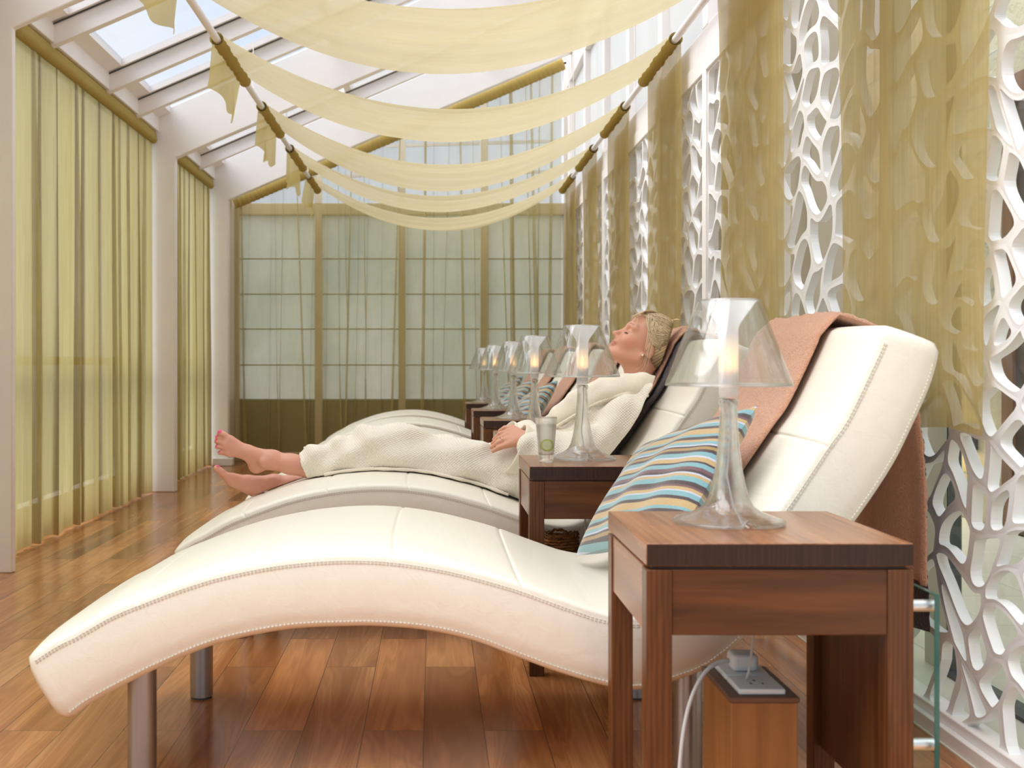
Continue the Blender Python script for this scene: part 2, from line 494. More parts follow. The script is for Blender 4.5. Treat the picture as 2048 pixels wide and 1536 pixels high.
M['lime_flesh'] = plain('lime_flesh', (.88, .90, .50), .4)
M['plastic'] = plain('white_plastic', (.72, .72, .73), .35)
M['cord'] = plain('grey_cord', (.55, .54, .54), .5)
M['wicker'] = wood('wicker', 'x', (.10, .035, .01), (.30, .12, .035), (.45, .21, .07), .5, 60)
t = NT('blind_cloth'); n = t.noise(t.coord(scale=(1.2, 1, .9)), 1.6, 4, .5)
t.n.remove(t.b); cc = t.ramp(n, [(.3, (.55, .59, .52)), (.5, (.70, .70, .60)), (.7, (.80, .79, .72))])
d = t.node('ShaderNodeBsdfDiffuse'); tr = t.node('ShaderNodeBsdfTranslucent'); t.link(cc, d.inputs[0]); t.link(cc, tr.inputs[0])
m1 = t.node('ShaderNodeMixShader'); m1.inputs[0].default_value = .6; t.link(d.outputs[0], m1.inputs[1]); t.link(tr.outputs[0], m1.inputs[2]); t.link(m1.outputs[0], t.out.inputs[0])
M['blind'] = t.m
M['seam'] = plain('grey_green_seam', (.36, .39, .36), .8)

# sandstone blocks
t = NT('sandstone_blocks')
tcn = t.node('ShaderNodeTexCoord'); sx = t.node('ShaderNodeSeparateXYZ'); t.link(tcn.outputs['Object'], sx.inputs[0])
cx = t.node('ShaderNodeCombineXYZ'); t.link(sx.outputs['Y'], cx.inputs[0]); t.link(sx.outputs['Z'], cx.inputs[1])
br = t.node('ShaderNodeTexBrick'); t.link(cx.outputs[0], br.inputs['Vector'])
for k, v in (('Scale', 1.0), ('Mortar Size', .008), ('Mortar Smooth', .2), ('Brick Width', .48), ('Row Height', .27)): br.inputs[k].default_value = v
br.inputs['Color1'].default_value = (.46, .40, .28, 1); br.inputs['Color2'].default_value = (.60, .52, .38, 1); br.inputs['Mortar'].default_value = (.38, .38, .33, 1)
n = t.noise(t.coord(), 5, 6, .65)
t.bump(t.math('SUBTRACT', n, t.math('MULTIPLY', br.outputs['Fac'], .6)), .7, .03)
M['stone'] = t.set(t.mixc(t.math('MULTIPLY', n, .5), br.outputs['Color'], (.40, .38, .26)), .9)
t = NT('pale_stone_tiles')
br = t.node('ShaderNodeTexBrick'); t.link(t.coord(), br.inputs['Vector'])
for k, v in (('Scale', 1.0), ('Mortar Size', .004), ('Brick Width', .8), ('Row Height', .5)): br.inputs[k].default_value = v
br.inputs['Color1'].default_value = (.58, .54, .44, 1); br.inputs['Color2'].default_value = (.64, .60, .50, 1); br.inputs['Mortar'].default_value = (.45, .43, .36, 1)
M['tiles'] = t.set(br.outputs['Color'], .5)
M['sill'] = plain('cream_sill', (.66, .62, .52), .5)
M['door_wood'] = wood('brown_door_wood', 'z', (.14, .06, .03), (.24, .11, .055), (.31, .15, .08), .4)
M['dark_iron'] = plain('dark_iron', (.05, .055, .06), .4)
t = NT('lamp_glow'); t.set((1, .8, .4), .5); t.b.inputs['Emission Color'].default_value = (1, .72, .32, 1); t.b.inputs['Emission Strength'].default_value = 4.0
M['glow'] = t.m
M['shrub'] = plain('distant_foliage', (.10, .12, .05), .9)

# ------------------------------------------------------------------ the setting
SL = 0.43                                   # roof slope
def slope_box(mb, x0, x1, zref, h, y0, y1, mi=0):
    """bar lying along the roof slope; zref = underside height at X=-1.87"""
    z0 = zref + SL*(x0+1.87); z1 = zref + SL*(x1+1.87)
    return mb.prism([(x0, z0), (x1, z1), (x1, z1+h), (x0, z0+h)], 'y', y0, y1, mi)

o = MB().box(-2.3, 1.24, -3.0, 11.4, -.05, 0).build('floor', M['floor'])
structure(o, 'warm brown walnut plank floor running the length of the room', 'floor')
o = MB().box(1.24, 1.58, -3.0, 11.4, -.05, .004).build('trim_1', M['sill'])
structure(o, 'cream sill strip between the lattice screens and the glass partition', 'sill')
o = MB().box(1.58, 3.3, -3.0, 11.4, -.05, 0).build('trim_2', M['tiles'])
structure(o, 'pale stone tiled floor of the passage behind the lattice', 'floor')

frames = [(1.95, 2.05), (4.99, 5.035), (8.14, 8.22), (10.25, 10.34)]
names = ['white portal frame nearest the camera', 'white portal frame at the far left edge of the picture',
         'white portal frame between the two left curtains', 'white portal frame in the far left corner']
for k, ((y0, y1), lb) in enumerate(zip(frames, names)):
    mb = MB().prism([(-2.20, 0), (-1.867, 0), (-1.867, 2.42), (1.34, 3.80), (1.34, 4.18), (-2.20, 2.66)], 'y', y0, y1)
    if k == 3: mb.box(-2.0, -1.82, 10.2, 10.3, 0, .07)
    o = mb.build('trim_%d' % (3+k), M['white'], bevel=.006)
    structure(o, lb, 'portal frame')
o = MB().box(-2.20, -1.985, 1.0, 10.6, 2.61, 2.72).build('trim_7', M['white'], bevel=.005)
structure(o, 'white eaves beam above the left curtains', 'beam')
raf = [2.87, 3.87, 5.89, 6.90, 7.58, 8.95, 9.62]
ceil = MB()
for y in raf: slope_box(ceil, -2.02, 1.34, 2.645, .12, y, y+.05)
for y0, y1 in frames: pass
o = ceil.build('ceiling', M['white'], bevel=.004)
structure(o, 'sloping white glazed roof of rafters above the room', 'roof')
# skylight windows between the rafters
ys = sorted(raf + [.5*(a+b) for a, b in frames])
for k in range(len(ys)-1):
    a, b = ys[k]+.05, ys[k+1]
    mb = MB()
    slope_box(mb, -2.00, -1.90, 2.76, .05, a, b); slope_box(mb, 1.1, 1.3, 2.76, .05, a, b)
    slope_box(mb, -2.0, 1.3, 2.76, .045, a, a+.045); slope_box(mb, -2.0, 1.3, 2.76, .045, b-.035, b)
    for xm in (-.75, .45): slope_box(mb, xm, xm+.05, 2.76, .045, a, b)
    w = mb.build('window_%d' % (1+k), M['white'])
    structure(w, 'skylight between the white rafters', 'skylight')
    g = MB(); slope_box(g, -1.95, 1.28, 2.788, .006, a+.04, b-.03); g.build('pane', M['pane_sky'], w)
    g = MB(); slope_box(g, -2.0, 1.30, 2.752, .007, b-.010, b-.002)
    g.build('gasket', M['gasket'], w)
# left glazing behind the sheers
mb = MB(); mb.box(-2.27, -2.19, -1.0, 10.8, 0, .16)
for y in np.arange(1.9, 10.8, .98): mb.box(-2.26, -2.20, y, y+.06, .16, 2.62)
mb.box(-2.26, -2.20, -1, 10.8, .92, .97)
o = mb.build('wall_left', M['white']); structure(o, 'white window wall behind the left sheer curtains', 'wall')
g = MB().box(-2.238, -2.232, -1, 10.8, .16, 2.62).build('pane', M['pane'], o)
o = MB().box(-2.12, -1.886, 10.34, 10.86, 0, 2.6).build('trim_12', M['beige_frame'])
structure(o, 'beige corner post at the left end of the end wall', 'corner post')
# end wall windows
xb = [-1.885, -1.094, -.296, .487, 1.28]; YB = 10.78
lbs = ['end-wall window furthest left with grey-green blind', 'end-wall window second from the left with grey-green blind', 'end-wall window third from the left with grey-green blind', 'end-wall window furthest right behind the lamps']
for k in range(4):
    x0, x1 = xb[k], xb[k+1]; mb = MB()
    mb.box(x0-.002, x0+.034, YB-.05, YB+.05, 0, 2.46); mb.box(x1-.034, x1+.002, YB-.05, YB+.05, 0, 2.46)
    mb.box(x0+.034, x1-.034, YB-.05, YB+.05, 2.35, 2.46); mb.box(x0+.034, x1-.034, YB-.04, YB+.04, 0, .08)
    w = mb.build('window_%d' % (30+k), M['beige_frame'], bevel=.004); structure(w, lbs[k], 'window')
    MB().box(x0+.034, x1-.034, YB+.04, YB+.046, .08, 2.35).build('pane', M['pane'], w)
    bl = MB().add([(x0+.036, YB+.018, .58), (x1-.036, YB+.018, .58), (x1-.036, YB+.018, 2.35), (x0+.036, YB+.018, 2.35)], [(0, 1, 2, 3)]).build('blind', M['blind'], w)
    sm = MB()
    for z in (1.933, 1.594, 1.26, .915, .585): sm.box(x0+.036, x1-.036, YB+.004, YB+.012, z-.006, z+.006)
    sm.build('seam', M['seam'], bl)
    MB().box(x0+.034, x1-.034, YB+.02, YB+.03, .08, .58).build('shrub_stand_in', plain('olive_brown_shrub', (.15, .13, .075), .6), w)  # flat olive sheet added in place of dark shrubs beyond the glass
mb = MB()
for x in xb: mb.box(x-.033, x+.033, YB-.05, YB+.05, 2.46, 2.43+SL*(x+1.87)+.02)
slope_box(mb, -1.9, 1.34, 2.44, .1, YB-.05, YB+.05)
for zz in (2.75, 3.05, 3.35):
    xs = -1.87 + (zz-2.44)/SL
    mb.prism([(max(xs, -1.8), zz), (1.28, zz+.05), (1.28, zz+.08), (max(xs, -1.8), zz+.03)], 'y', YB+.25, YB+.28)
o = mb.build('window_34', M['white']); structure(o, 'triangular gable window above the end-wall windows', 'window')
MB().prism([(-1.87, 2.46), (1.28, 2.46), (1.28, 3.80)], 'y', YB+.03, YB+.036).build('pane', M['pane_sky'], o)

o = MB().box(1.283, 1.36, 10.40, 10.9, 0, 3.9).build('trim_13', M['white'])
structure(o, 'white corner post at the right end of the end wall', 'corner post')
# right side: upper white wall, clerestory, glass partition, stone passage
LX = 1.275                                   # front of the lattice screens
mb = MB()
mb.box(1.27, 1.34, .9, 10.7, 2.375, 2.50)
mb.box(1.27, 1.36, .9, 10.7, 3.55, 4.1)
for y in np.arange(1.05, 10.7, 1.05): mb.box(1.27, 1.36, y-.05, y+.05, 2.5, 3.55)
o = mb.build('wall_right', M['white'], bevel=.004); structure(o, 'white clerestory wall above the lattice screens', 'wall')
MB().box(1.315, 1.323, .95, 10.7, 2.5, 3.55).build('clerestory_pane', M['frosted'], o)
mb = MB().box(1.54, 1.57, .2, 3.36, 0, 2.55)
o = mb.build('window_40', M['pane']); structure(o, 'clear glass partition behind the nearest lattice', 'glass partition')
MB().box(1.53, 1.58, 3.36, 3.50, .0, 2.55).build('edge_strip', plain('pale_green_strip', (.50, .50, .38), .4), o)
MB().box(1.535, 1.575, 3.355, 3.365, .0, 2.55).build('gasket', M['gasket'], o)
MB().box(1.52, 1.59, .2, 3.36, .0, .015).build('floor_channel', M['gasket'], o)
for k, (a, b) in enumerate(((4.61, 6.2), (6.9, 8.4), (9.0, 11.3))):
    o = MB().box(1.55, 1.75, a, b, 0, 2.6).build('trim_%d' % (8+k), M['plaster'])
    structure(o, 'beige plastered pier behind the lattice screens', 'pier')
o = MB().box(3.2, 3.4, -1, 11.3, 0, 3.2).build('wall_passage', M['stone']); structure(o, 'pale sandstone wall of the passage behind the lattice', 'wall')
mb = MB().box(3.14, 3.2, 4.9, 5.02, 0, 2.5).box(3.14, 3.2, 6.10, 6.22, 0, 2.5).box(3.14, 3.2, 5.02, 6.10, 2.38, 2.5)
o = mb.build('door_1', M['door_wood'], bevel=.006); structure(o, 'brown wooden door in the stone passage wall', 'door')
lf = MB().box(3.16, 3.19, 5.02, 6.10, .01, 2.38).build('door_leaf', plain('dark_door_panel', (.055, .035, .028), .35), o)
MB().tube([(3.155, 5.12, 1.05), (3.11, 5.12, 1.05), (3.11, 5.24, 1.05)], .011, 8).build('door_handle', M['steel'], lf)
t = thing('wall_lamp', (3.2, 6.77, .42), 'small glowing bulkhead lamp low on the stone passage wall', 'wall lamp')
MB().box(-.06, 0, -.17, .17, 0, .12).build('housing', M['dark_iron'], t, bevel=.01)
MB().box(-.072, -.06, -.14, .14, .01, .075).build('diffuser', M['glow'], t, bevel=.005)
pl = bpy.data.lights.new('bulkhead_bulb', 'POINT'); pl.energy = 3; pl.color = (1, .75, .4); pl.shadow_soft_size = .05
po = bpy.data.objects.new('bulb', pl); COL.objects.link(po); po.parent = t; po.location = (-.16, 0, .04)

# ------------------------------------------------------------------ lattice screens
def clip(poly, n, d):
    """keep the part of a convex polygon with p.n <= d"""
    out = []
    for i in range(len(poly)):
        a, b = poly[i], poly[(i+1) % len(poly)]
        da, db = a@n - d, b@n - d
        if da <= 0: out.append(a)
        if da*db < 0: out.append(a + (b-a)*(da/(da-db)))
    return out
def chaikin(poly, k=2):
    for _ in range(k):
        q = []
        for i in range(len(poly)):
            a, b = poly[i], poly[(i+1) % len(poly)]
            q += [a*.78+b*.22, a*.22+b*.78]
        poly = q
    return poly
def roundoff(poly, rad):
    out = []; n = len(poly)
    for i in range(n):
        a, b, c = poly[i-1], poly[i], poly[(i+1) % n]
        u, v = a-b, c-b; lu, lv = np.linalg.norm(u), np.linalg.norm(v)
        d = min(rad, .42*lu, .42*lv)
        p, q = b + u/max(lu, 1e-9)*d, b + v/max(lv, 1e-9)*d
        for t_ in (0, .25, .5, .75, 1): out.append((1-t_)**2*p + 2*t_*(1-t_)*b + t_*t_*q)
    return out
def ray_hit(poly, c, ang):
    d = np.array((math.cos(ang), math.sin(ang))); best = None
    for i in range(len(poly)):
        a, b = poly[i]-c, poly[(i+1) % len(poly)]-c
        e = b-a; den = d[0]*e[1]-d[1]*e[0]
        if abs(den) < 1e-12: continue
        tt = (a[0]*e[1]-a[1]*e[0])/den; uu = (a[0]*d[1]-a[1]*d[0])/den
        if tt > 0 and -1e-9 <= uu <= 1+1e-9 and (best is None or tt < best): best = tt
    return c + d*(best or 0)

PH, PW, AN = 2.33, 1.05, 1.30
def make_lattice(y0, seeds, bar, seed):
    """seeds: (y, z) hole centres inside the panel"""
    r = np.random.RandomState(seed)
    S = np.array(seeds) * np.array((1, AN))
    mb = MB(); dpt = .027
    wa, wb, wc = r.uniform(0, 6.28, 3)
    def warp(p):
        y, z = p
        e = min(1, max(0, min(y-.03, PW-.03-y, z-.06, PH-.04-z)/.10))
        return (y + e*(.034*math.sin(11.0*z+wa) + .012*math.sin(21*z+4*y+wb)), z + e*(.036*math.sin(15*y+3*z+wc) + .012*math.sin(25*y+wa)))
    lo, hi = np.array((.028, .05*AN)), np.array((PW-.028, (PH-.035)*AN))
    for i, s in enumerate(S):
        poly = [np.array((lo[0], lo[1])), np.array((hi[0], lo[1])), np.array((hi[0], hi[1])), np.array((lo[0], hi[1]))]
        dd = np.linalg.norm(S - s, axis=1); order = np.argsort(dd)[1:26]
        for j in order:
            n = (S[j]-s)/dd[j]; poly = clip(poly, n, n@((S[j]+s)/2))
        if len(poly) < 3: continue
        inner = [np.array(p) for p in poly]
        hw = bar*r.uniform(.85, 1.2)/2
        for k in range(len(poly)):
            a, b = poly[k], poly[(k+1) % len(poly)]; e = b-a; L = np.linalg.norm(e)
            if L < 1e-6: continue
            n = np.array((e[1], -e[0]))/L
            inner = clip(inner, n, n@a - hw)
            if len(inner) < 3: break
        if len(inner) < 3: continue
        inner = roundoff(inner, .036)
        c = sum(inner)/len(inner)
        ang = sorted(set([round(math.atan2(*(p-c)[::-1]), 5) for p in poly] + [round(x, 5) for x in np.linspace(-math.pi, math.pi, 64, endpoint=False)]))
        O = [c + (ray_hit(poly, c, q)-c)*1.008 for q in ang]; I = [ray_hit(inner, c, q) for q in ang]
        O = [warp((p[0], p[1]/AN)) for p in O]; I = [warp((p[0], p[1]/AN)) for p in I]
        n = len(ang)
        v = [(.0008, *p) for p in O] + [(0, *p) for p in I] + [(dpt, *p) for p in I] + [(dpt-.0008, *p) for p in O]
        f = []
        for k in range(n):
            m = (k+1) % n
            f += [(k, m, n+m, n+k), (n+k, n+m, 2*n+m, 2*n+k), (2*n+k, 2*n+m, 3*n+m, 3*n+k)]
        mb.add(v, f)
    return mb
def photo_seeds(px, y0):
    out = []
    for x, y in px:
        Y = LX*F/(x-VX); out.append((Y-y0, H-(y-VY)*Y/F))
    return out
def random_seeds(y0, y1, z0, z1, n, sd, keep=()):
    r = np.random.RandomState(sd); S = [np.array(k) for k in keep]; base = len(S); tries = 0; md = .9*math.sqrt((y1-y0)*(z1-z0)/n)
    while len(S)-base < n and tries < 9000:
        p = np.array((r.uniform(y0, y1), r.uniform(z0, z1))); tries += 1
        if tries % 900 == 0: md *= .93
        if all(np.linalg.norm((p-q)*np.array((.86, 1.16))) > md for q in S): S.append(p)
    return S[base:]
near_px = [(1963,27),(2010,41),(1992,123),(2040,90),(1974,242),(2006,228),(2036,205),(1956,328),(1979,337),(2020,346),(1949,438),(1983,438),
 (2006,533),(1938,538),(1965,574),(2033,492),(2006,638),(2042,570),(1938,606),(1956,675),(1939,655),(2000,637),(1963,728),(1927,758),(1988,789),(2030,710),
 (1939,905),(1921,972),(1945,978),(2018,874),(1914,1069),(1890,1027),(1969,1088),(1994,996),(2030,1014),(1939,1185),(2030,1118),(1927,1246),(1957,1270),
 (2006,1289),(2036,1210),(1890,1356),(1914,1374),(1939,1362),(1969,1350),(1969,1453),(2024,1453),(2036,1362),(1915,840),(1985,920)]
desc = ['nearest the camera beside the brown towel', 'between the two nearest hanging drapes', 'just past the second drape from the camera', 'right of the third drape from the camera',
        'left of the third drape from the camera', 'right of the fourth drape from the camera', 'right of the fifth drape from the camera', 'furthest from the camera at the end of the room']
for k in range(8):
    y0 = 2.10 + 1.05*k
    if k == 0:
        sd = [s for s in photo_seeds(near_px, y0) if .06 < s[1] < 2.3]
        sd = sd + random_seeds(.76, 1.0, .1, 2.25, 26, 5) + random_seeds(.06, .28, .1, 2.25, 22, 6)
        lat = make_lattice(y0, sd, .022, 3)
    else:
        sd = random_seeds(.06, .99, .1, 2.26, 80, 20+k % 4)
        lat = make_lattice(y0, sd, .028, 30+k)
    t = thing('lattice_screen', (LX, y0, 0), 'white cut-out lattice screen ' + desc[k], 'screen', 'white lattice screens along the right wall')
    lat.build('lattice_web', M['white_lattice'], t, recalc=False)
    mb = MB().box(-.012, .05, 0, .034, .0, PH+.04).box(-.012, .05, PW-.034, PW, 0, PH+.04).box(-.012, .05, .034, PW-.034, PH-.04, PH+.04).box(-.012, .05, .034, PW-.034, .0, .065)
    mb.box(-.03, -.012, 0, PW, 0, .04)
    mb.build('screen_frame', M['white'], t, bevel=.003)

# ------------------------------------------------------------------ curtains and canopy
def pleat_path(L, pleats, wave, seed, n=420):
    """plan curve of a curtain: points (along, out). pleats = (pos, overlap, depth) folded back on themselves"""
    s = np.linspace(0, 1, n); a = s*L
    out = smooth_noise(a*6.28/.33, seed)*wave
    for p, w, d in pleats:
        u = (a-p)/(w*.9); g = np.exp(-u*u)
        a = a - 1.9*(w)*u*np.exp(-u*u)*1.0
        out = out + d*u*np.exp(-u*u*.6)
    return a, out
def hung_curtain(name, mat, parent, origin, along, outv, L, z0, z1, pleats, wave, seed, nz=40, lean=.03, n=420, ztop=None, taper=.5):
    r = np.random.RandomState(seed); lean_p = r.uniform(-lean, lean, len(pleats)); G = []
    for kz, tt in enumerate(np.linspace(0, 1, nz)):          # top to bottom
        amp = taper + (1-taper)*min(1, tt*1.6)
        pl = [(p + lean_p[i]*tt, w*(.55+.45*tt), d*amp) for i, (p, w, d) in enumerate(pleats)]
        a, q = pleat_path(L, pl, wave*amp, seed, n)
        zt = z1 if ztop is None else np.array([ztop(x) for x in a])
        z = zt + (z0 - zt)*tt
        pts = np.array(origin)[None, :] + a[:, None]*np.array(along)[None, :] + q[:, None]*np.array(outv)[None, :]
        pts[:, 2] += z
        G.append(pts)
    return sheet(name, np.array(G), mat, parent)

def left_curtain(y0, y1, label, seed, n):
    t = thing('curtain', (-2.03, y0, 0), label, 'curtain', 'sheer curtains along the left wall')
    r = np.random.RandomState(seed); L = y1-y0
    pl = [(p, r.choice((.014, .022, .034, .06))*r.uniform(.8, 1.2), r.uniform(.02, .06)) for p in np.linspace(.12, L-.12, n)+r.uniform(-.10, .10, n)]
    hung_curtain('fabric', M['curtain'], t, (0, 0, 0), (0, 1, 0), (1, 0, 0), L, .012, 2.53, pl, .016, seed, 46, .05, 130*n//3, taper=.35)
    # gathered heading over the rod
    G = []
    for q in np.linspace(0, 2*math.pi, 15):
        y = np.linspace(0, L, 520); w = smooth_noise(y*190, seed+1)*.0016
        rr = .030 + w + (.012 if math.sin(q) < -.3 else 0)
        G.append(np.stack([rr*np.cos(q)*.8 + .012, y, 2.565 + .05*math.sin(q)*np.ones_like(y)*(1+w*8)], 1))
    sheet('heading', np.array(G), M['sleeve'], t)
    MB().tube([(.012, -.01, 2.565), (.012, L+.01, 2.565)], .014, 10).build('curtain_rod', M['white'], t, smooth=True)
    return t
left_curtain(5.07, 8.12, 'long yellow-green sheer curtain along the left wall nearest the camera', 41, 13)
left_curtain(8.24, 10.22, 'shorter yellow-green sheer curtain on the left wall beyond the white column', 42, 9)
left_curtain(2.10, 4.96, 'yellow-green sheer curtain left of the picture edge beside the first column', 43, 12)

t = thing('curtain', (-1.86, 10.52, 0), 'olive sheer curtain hung across the end wall under the sloping roof', 'curtain')
def roofline(x): return 2.40 + SL*x*.985
px_pl = [482,500,543,549,566,593,630,655,676,690,703,720,727,738,765,800,845,852,868,900,920,945,975,1000,1012,1022,1050,1062,1080,1105]
pl = [((p-VX)*10.5/F + 1.86, .012 + .03*((i*7) % 5 == 0) + .010*((i*3) % 4 == 0) + .05*(p in (852, 1022, 1062, 1105)), .03) for i, p in enumerate(px_pl)]
hung_curtain('fabric', M['curtain_back'], t, (0, 0, 0), (1, 0, 0), (0, 1, 0), 3.06, .012, None, pl, .006, 51, 40, .10, 1100, ztop=roofline, taper=.7)
G = []
for q in np.linspace(0, 2*math.pi, 13):
    x = np.linspace(0, 3.08, 500); w = smooth_noise(x*150, 5)*.0028
    G.append(np.stack([x - .02*math.sin(q), .0 + (.035+w)*math.cos(q), 2.43 + SL*x*.985 + (.055+w)*math.sin(q)], 1))
sheet('heading', np.array(G), M['sleeve'], t)

PX_L, PX_R, PZ = -1.07, 1.20, 2.535
for X, lb in ((PX_L, 'left white canopy pole running the length of the room'), (PX_R, 'right white canopy pole carrying the hanging drapes')):
    t = thing('canopy_pole', (X, 1.5, PZ), lb, 'pole')
    MB().tube([(0, 0, 0), (0, 8.93, 0)], .0185, 16).build('tube', M['white'], t, smooth=True)
    for y in (3.4, 5.2, 6.72, 8.12):
        MB().tube([(0, y, .015), (0, y, (2.5 + SL*(X+1.87)) - PZ)], .003, 6).build('hanging_wire', M['white'], t)

order = ['nearest the camera above the brown towel', 'filling the top of the picture', 'third from the camera', 'fourth from the camera', 'fifth from the camera', 'furthest from the camera']
spans = [(2.50, 3.42), (3.98, 4.84), (5.56, 6.41), (7.02, 7.87), (8.40, 9.25), (9.66, 10.42)]
sags = [(.36, .36), (.365, .368), (.356, .36), (.36, .425), (.36, .395), (.375, .41)]
for k, ((ya, yb), (sa, sb)) in enumerate(zip(spans, sags)):
    t = thing('canopy_cloth', (0, ya, PZ), 'sheer gold canopy swag with hanging drape, ' + order[k], 'canopy cloth', 'canopy cloths slung between the two poles')
    W = yb-ya; ny = 46; nx = 90; G = []
    for i, u in enumerate(np.linspace(0, 1, nx)):
        x = PX_L + (PX_R-PX_L)*u
        v = np.linspace(0, 1, ny)
        par = 4*u*(1-u); cat = (par*.86 + .14*math.sin(math.pi*u))
        sag = (sa + .013 + (sb-sa)*v)*cat
        rip = .010*par*np.sin(v*34 + 1.5*math.sin(3*u+k)) + .014*par*np.sin(v*9 + k + 2*u)
        edge = np.where(v < .05, (.05-v)*.5*par, 0)
        pinch = 1 - .05*par
        y = W*(.5 + (v-.5)*pinch)
        G.append(np.stack([np.full(ny, x), y, -sag + rip - edge + .033], 1))
    sheet('swag', np.array(G), M['swag'], t)
    # short flag outside the left pole
    G = []; r = np.random.RandomState(90+k)
    for u in np.linspace(0, 1, 22):
        v = np.linspace(0, 1, 60); y = W*(.02 + .96*v)
        dx = -.023 - .018*u + .012*u*np.sin(v*16 + k) + .02*u*np.sin(v*7 + 2*k)
        L = .245 + .018*np.sin(v*11+k) + .02*np.sin(v*4+2*k) - .03*(v > .93)*(v-.93)/.07
        G.append(np.stack([PX_L + dx, y, .005 - u*L], 1))
    sheet('flag', np.array(G), M['flag'], t)
    # long drape hanging inside the lattice from the right pole
    G = []
    zb = .76 - PZ
    for u in np.linspace(0, 1, 60):
        v = np.linspace(0, 1, 130)
        y = W*v + .012*np.sin(6*u + k)*(v-.5) - (.05*u*u*(1-v) if k == 0 else 0)*-1
        fold = ((.007 + .010*u)*np.sin(v*30 + 2.2*math.sin(u*2+k)) + .010*np.sin(v*13 + k*1.7 + u))*min(1, u*10)
        bulge = .02*math.sin(math.pi*min(1, u*1.1))
        hem = .012*np.sin(v*9+k) if u > .98 else 0*v
        G.append(np.stack([np.minimum(PX_R + .024 + .010*min(1, u*2) + fold*.5, LX-.020), y, .004 + u*zb + hem], 1))
    sheet('drape', np.array(G), M['drape'], t)
    for X, sgn in ((PX_L, 1), (PX_R, -1)):
        rings = []
        for y in np.linspace(.0, W, 60):
            rr = .027 + .003*math.sin(y*60+k) + .003*math.sin(y*23+2*k) + (.006 if y < .02 or y > W-.02 else 0)
            rings.append([(X + rr*math.cos(q)*1.05, y, rr*math.sin(q)) for q in np.linspace(0, 2*math.pi, 14, endpoint=False)])
        MB().loft(rings, True, False, False).build('pole_sleeve', M['sleeve'], t, smooth=True)

# ------------------------------------------------------------------ loungers
YL = 2.41                                   # near face of the first lounger
def LP(px, py): q = P(px, py, YL); return (q[0], q[2])
top_px = [(50,1331),(56,1314),(72,1302),(110,1278),(145,1261),(217,1220),(290,1190),(362,1163),(434,1141),(528,1121),(615,1110),(700,1106),(787,1110),(881,1124),(953,1141),(1040,1166),(1134,1200),(1214,1226),(1290,1232),(1370,1200),(1440,1145),(1500,1085),(1561,1010),(1643,888),(1683,830),(1741,710),(1762,662),(1772,648)]
bot_px = [(123,1446),(145,1434),(181,1408),(253,1369),(311,1340),(398,1302),(470,1280),(579,1260),(700,1254),(772,1255),(856,1263),(946,1283),(1026,1313),(1116,1346),(1212,1374),(1275,1382),(1343,1366),(1406,1343),(1450,1314),(1493,1276),(1560,1213),(1640,1128),(1713,1043),(1786,935),(1829,850),(1866,765),(1886,690)]
TOPC = spline([LP(*p) for p in top_px], 400); BOTC = spline([LP(*p) for p in bot_px], 400)
LW = .81
def curve_at(C, s): return np.array([np.interp(s, np.linspace(0, 1, len(C)), C[:, k]) for k in (0, 1)])
def top_z(x):                                # height of the seat surface at a given X
    return float(np.interp(x, TOPC[:, 0], TOPC[:, 1]))
seams_s = []
for px in (270, 528, 787, 1040, 1643):
    x = LP(px, 0)[0]; seams_s.append(float(np.interp(x, TOPC[:, 0], np.linspace(0, 1, 400))))
def lounger_body():
    st = set(np.linspace(0.0, 1.0, 150))
    for s in seams_s:
        for d in (-.004, -.002, -.001, 0, .001, .002, .004): st.add(s+d)
    st = sorted(st); rings = []
    for s in st:
        T = curve_at(TOPC, s); B = curve_at(BOTC, s)
        e = min(s, 1-s); shrink = 0
        if e < .012: shrink = .010*(1 - math.sqrt(max(0, 1-(1-e/.012)**2)))
        groove = sum(.0045*math.exp(-((s-q)/.0016)**2) for q in seams_s)
        U = (T-B); h = np.linalg.norm(U); U /= h
        ring = []
        rr = .016
        def pt(y, k):                        # k: distance from the bottom along the section
            w = y/LW
            crown = .014*(1-(2*w-1)**4) * (1 if k > h*.5 else 0)
            q = B + U*(k + (crown if k > h-.03 else 0) - (groove if k > h-.03 else 0))
            return (q[0], y, q[1])
        m = shrink
        for q in np.linspace(0, math.pi/2, 5):            # near top edge
            ring.append(pt(m + rr - rr*math.cos(q), h - m - rr + rr*math.sin(q)))
        for y in np.linspace(.06, LW-.06, 11): ring.append(pt(y, h - m))
        for q in np.linspace(math.pi/2, 0, 5):
            ring.append(pt(LW - m - rr + rr*math.cos(q), h - m - rr + rr*math.sin(q)))
        for w in (.7, .5, .3): ring.append(pt(LW - m + .006*math.sin(math.pi*w), h*w))
        ring.append(pt(LW - m, .012 + m)); ring.append(pt(LW - m - .010, m)); ring.append(pt(.010 + m, m)); ring.append(pt(m, .012 + m))
        for w in (.3, .5, .7): ring.append(pt(m - .006*math.sin(math.pi*w), h*w))
        rings.append(ring)
    # soft stretch wrinkles on the near side where the seat bends
    return MB().loft(rings)
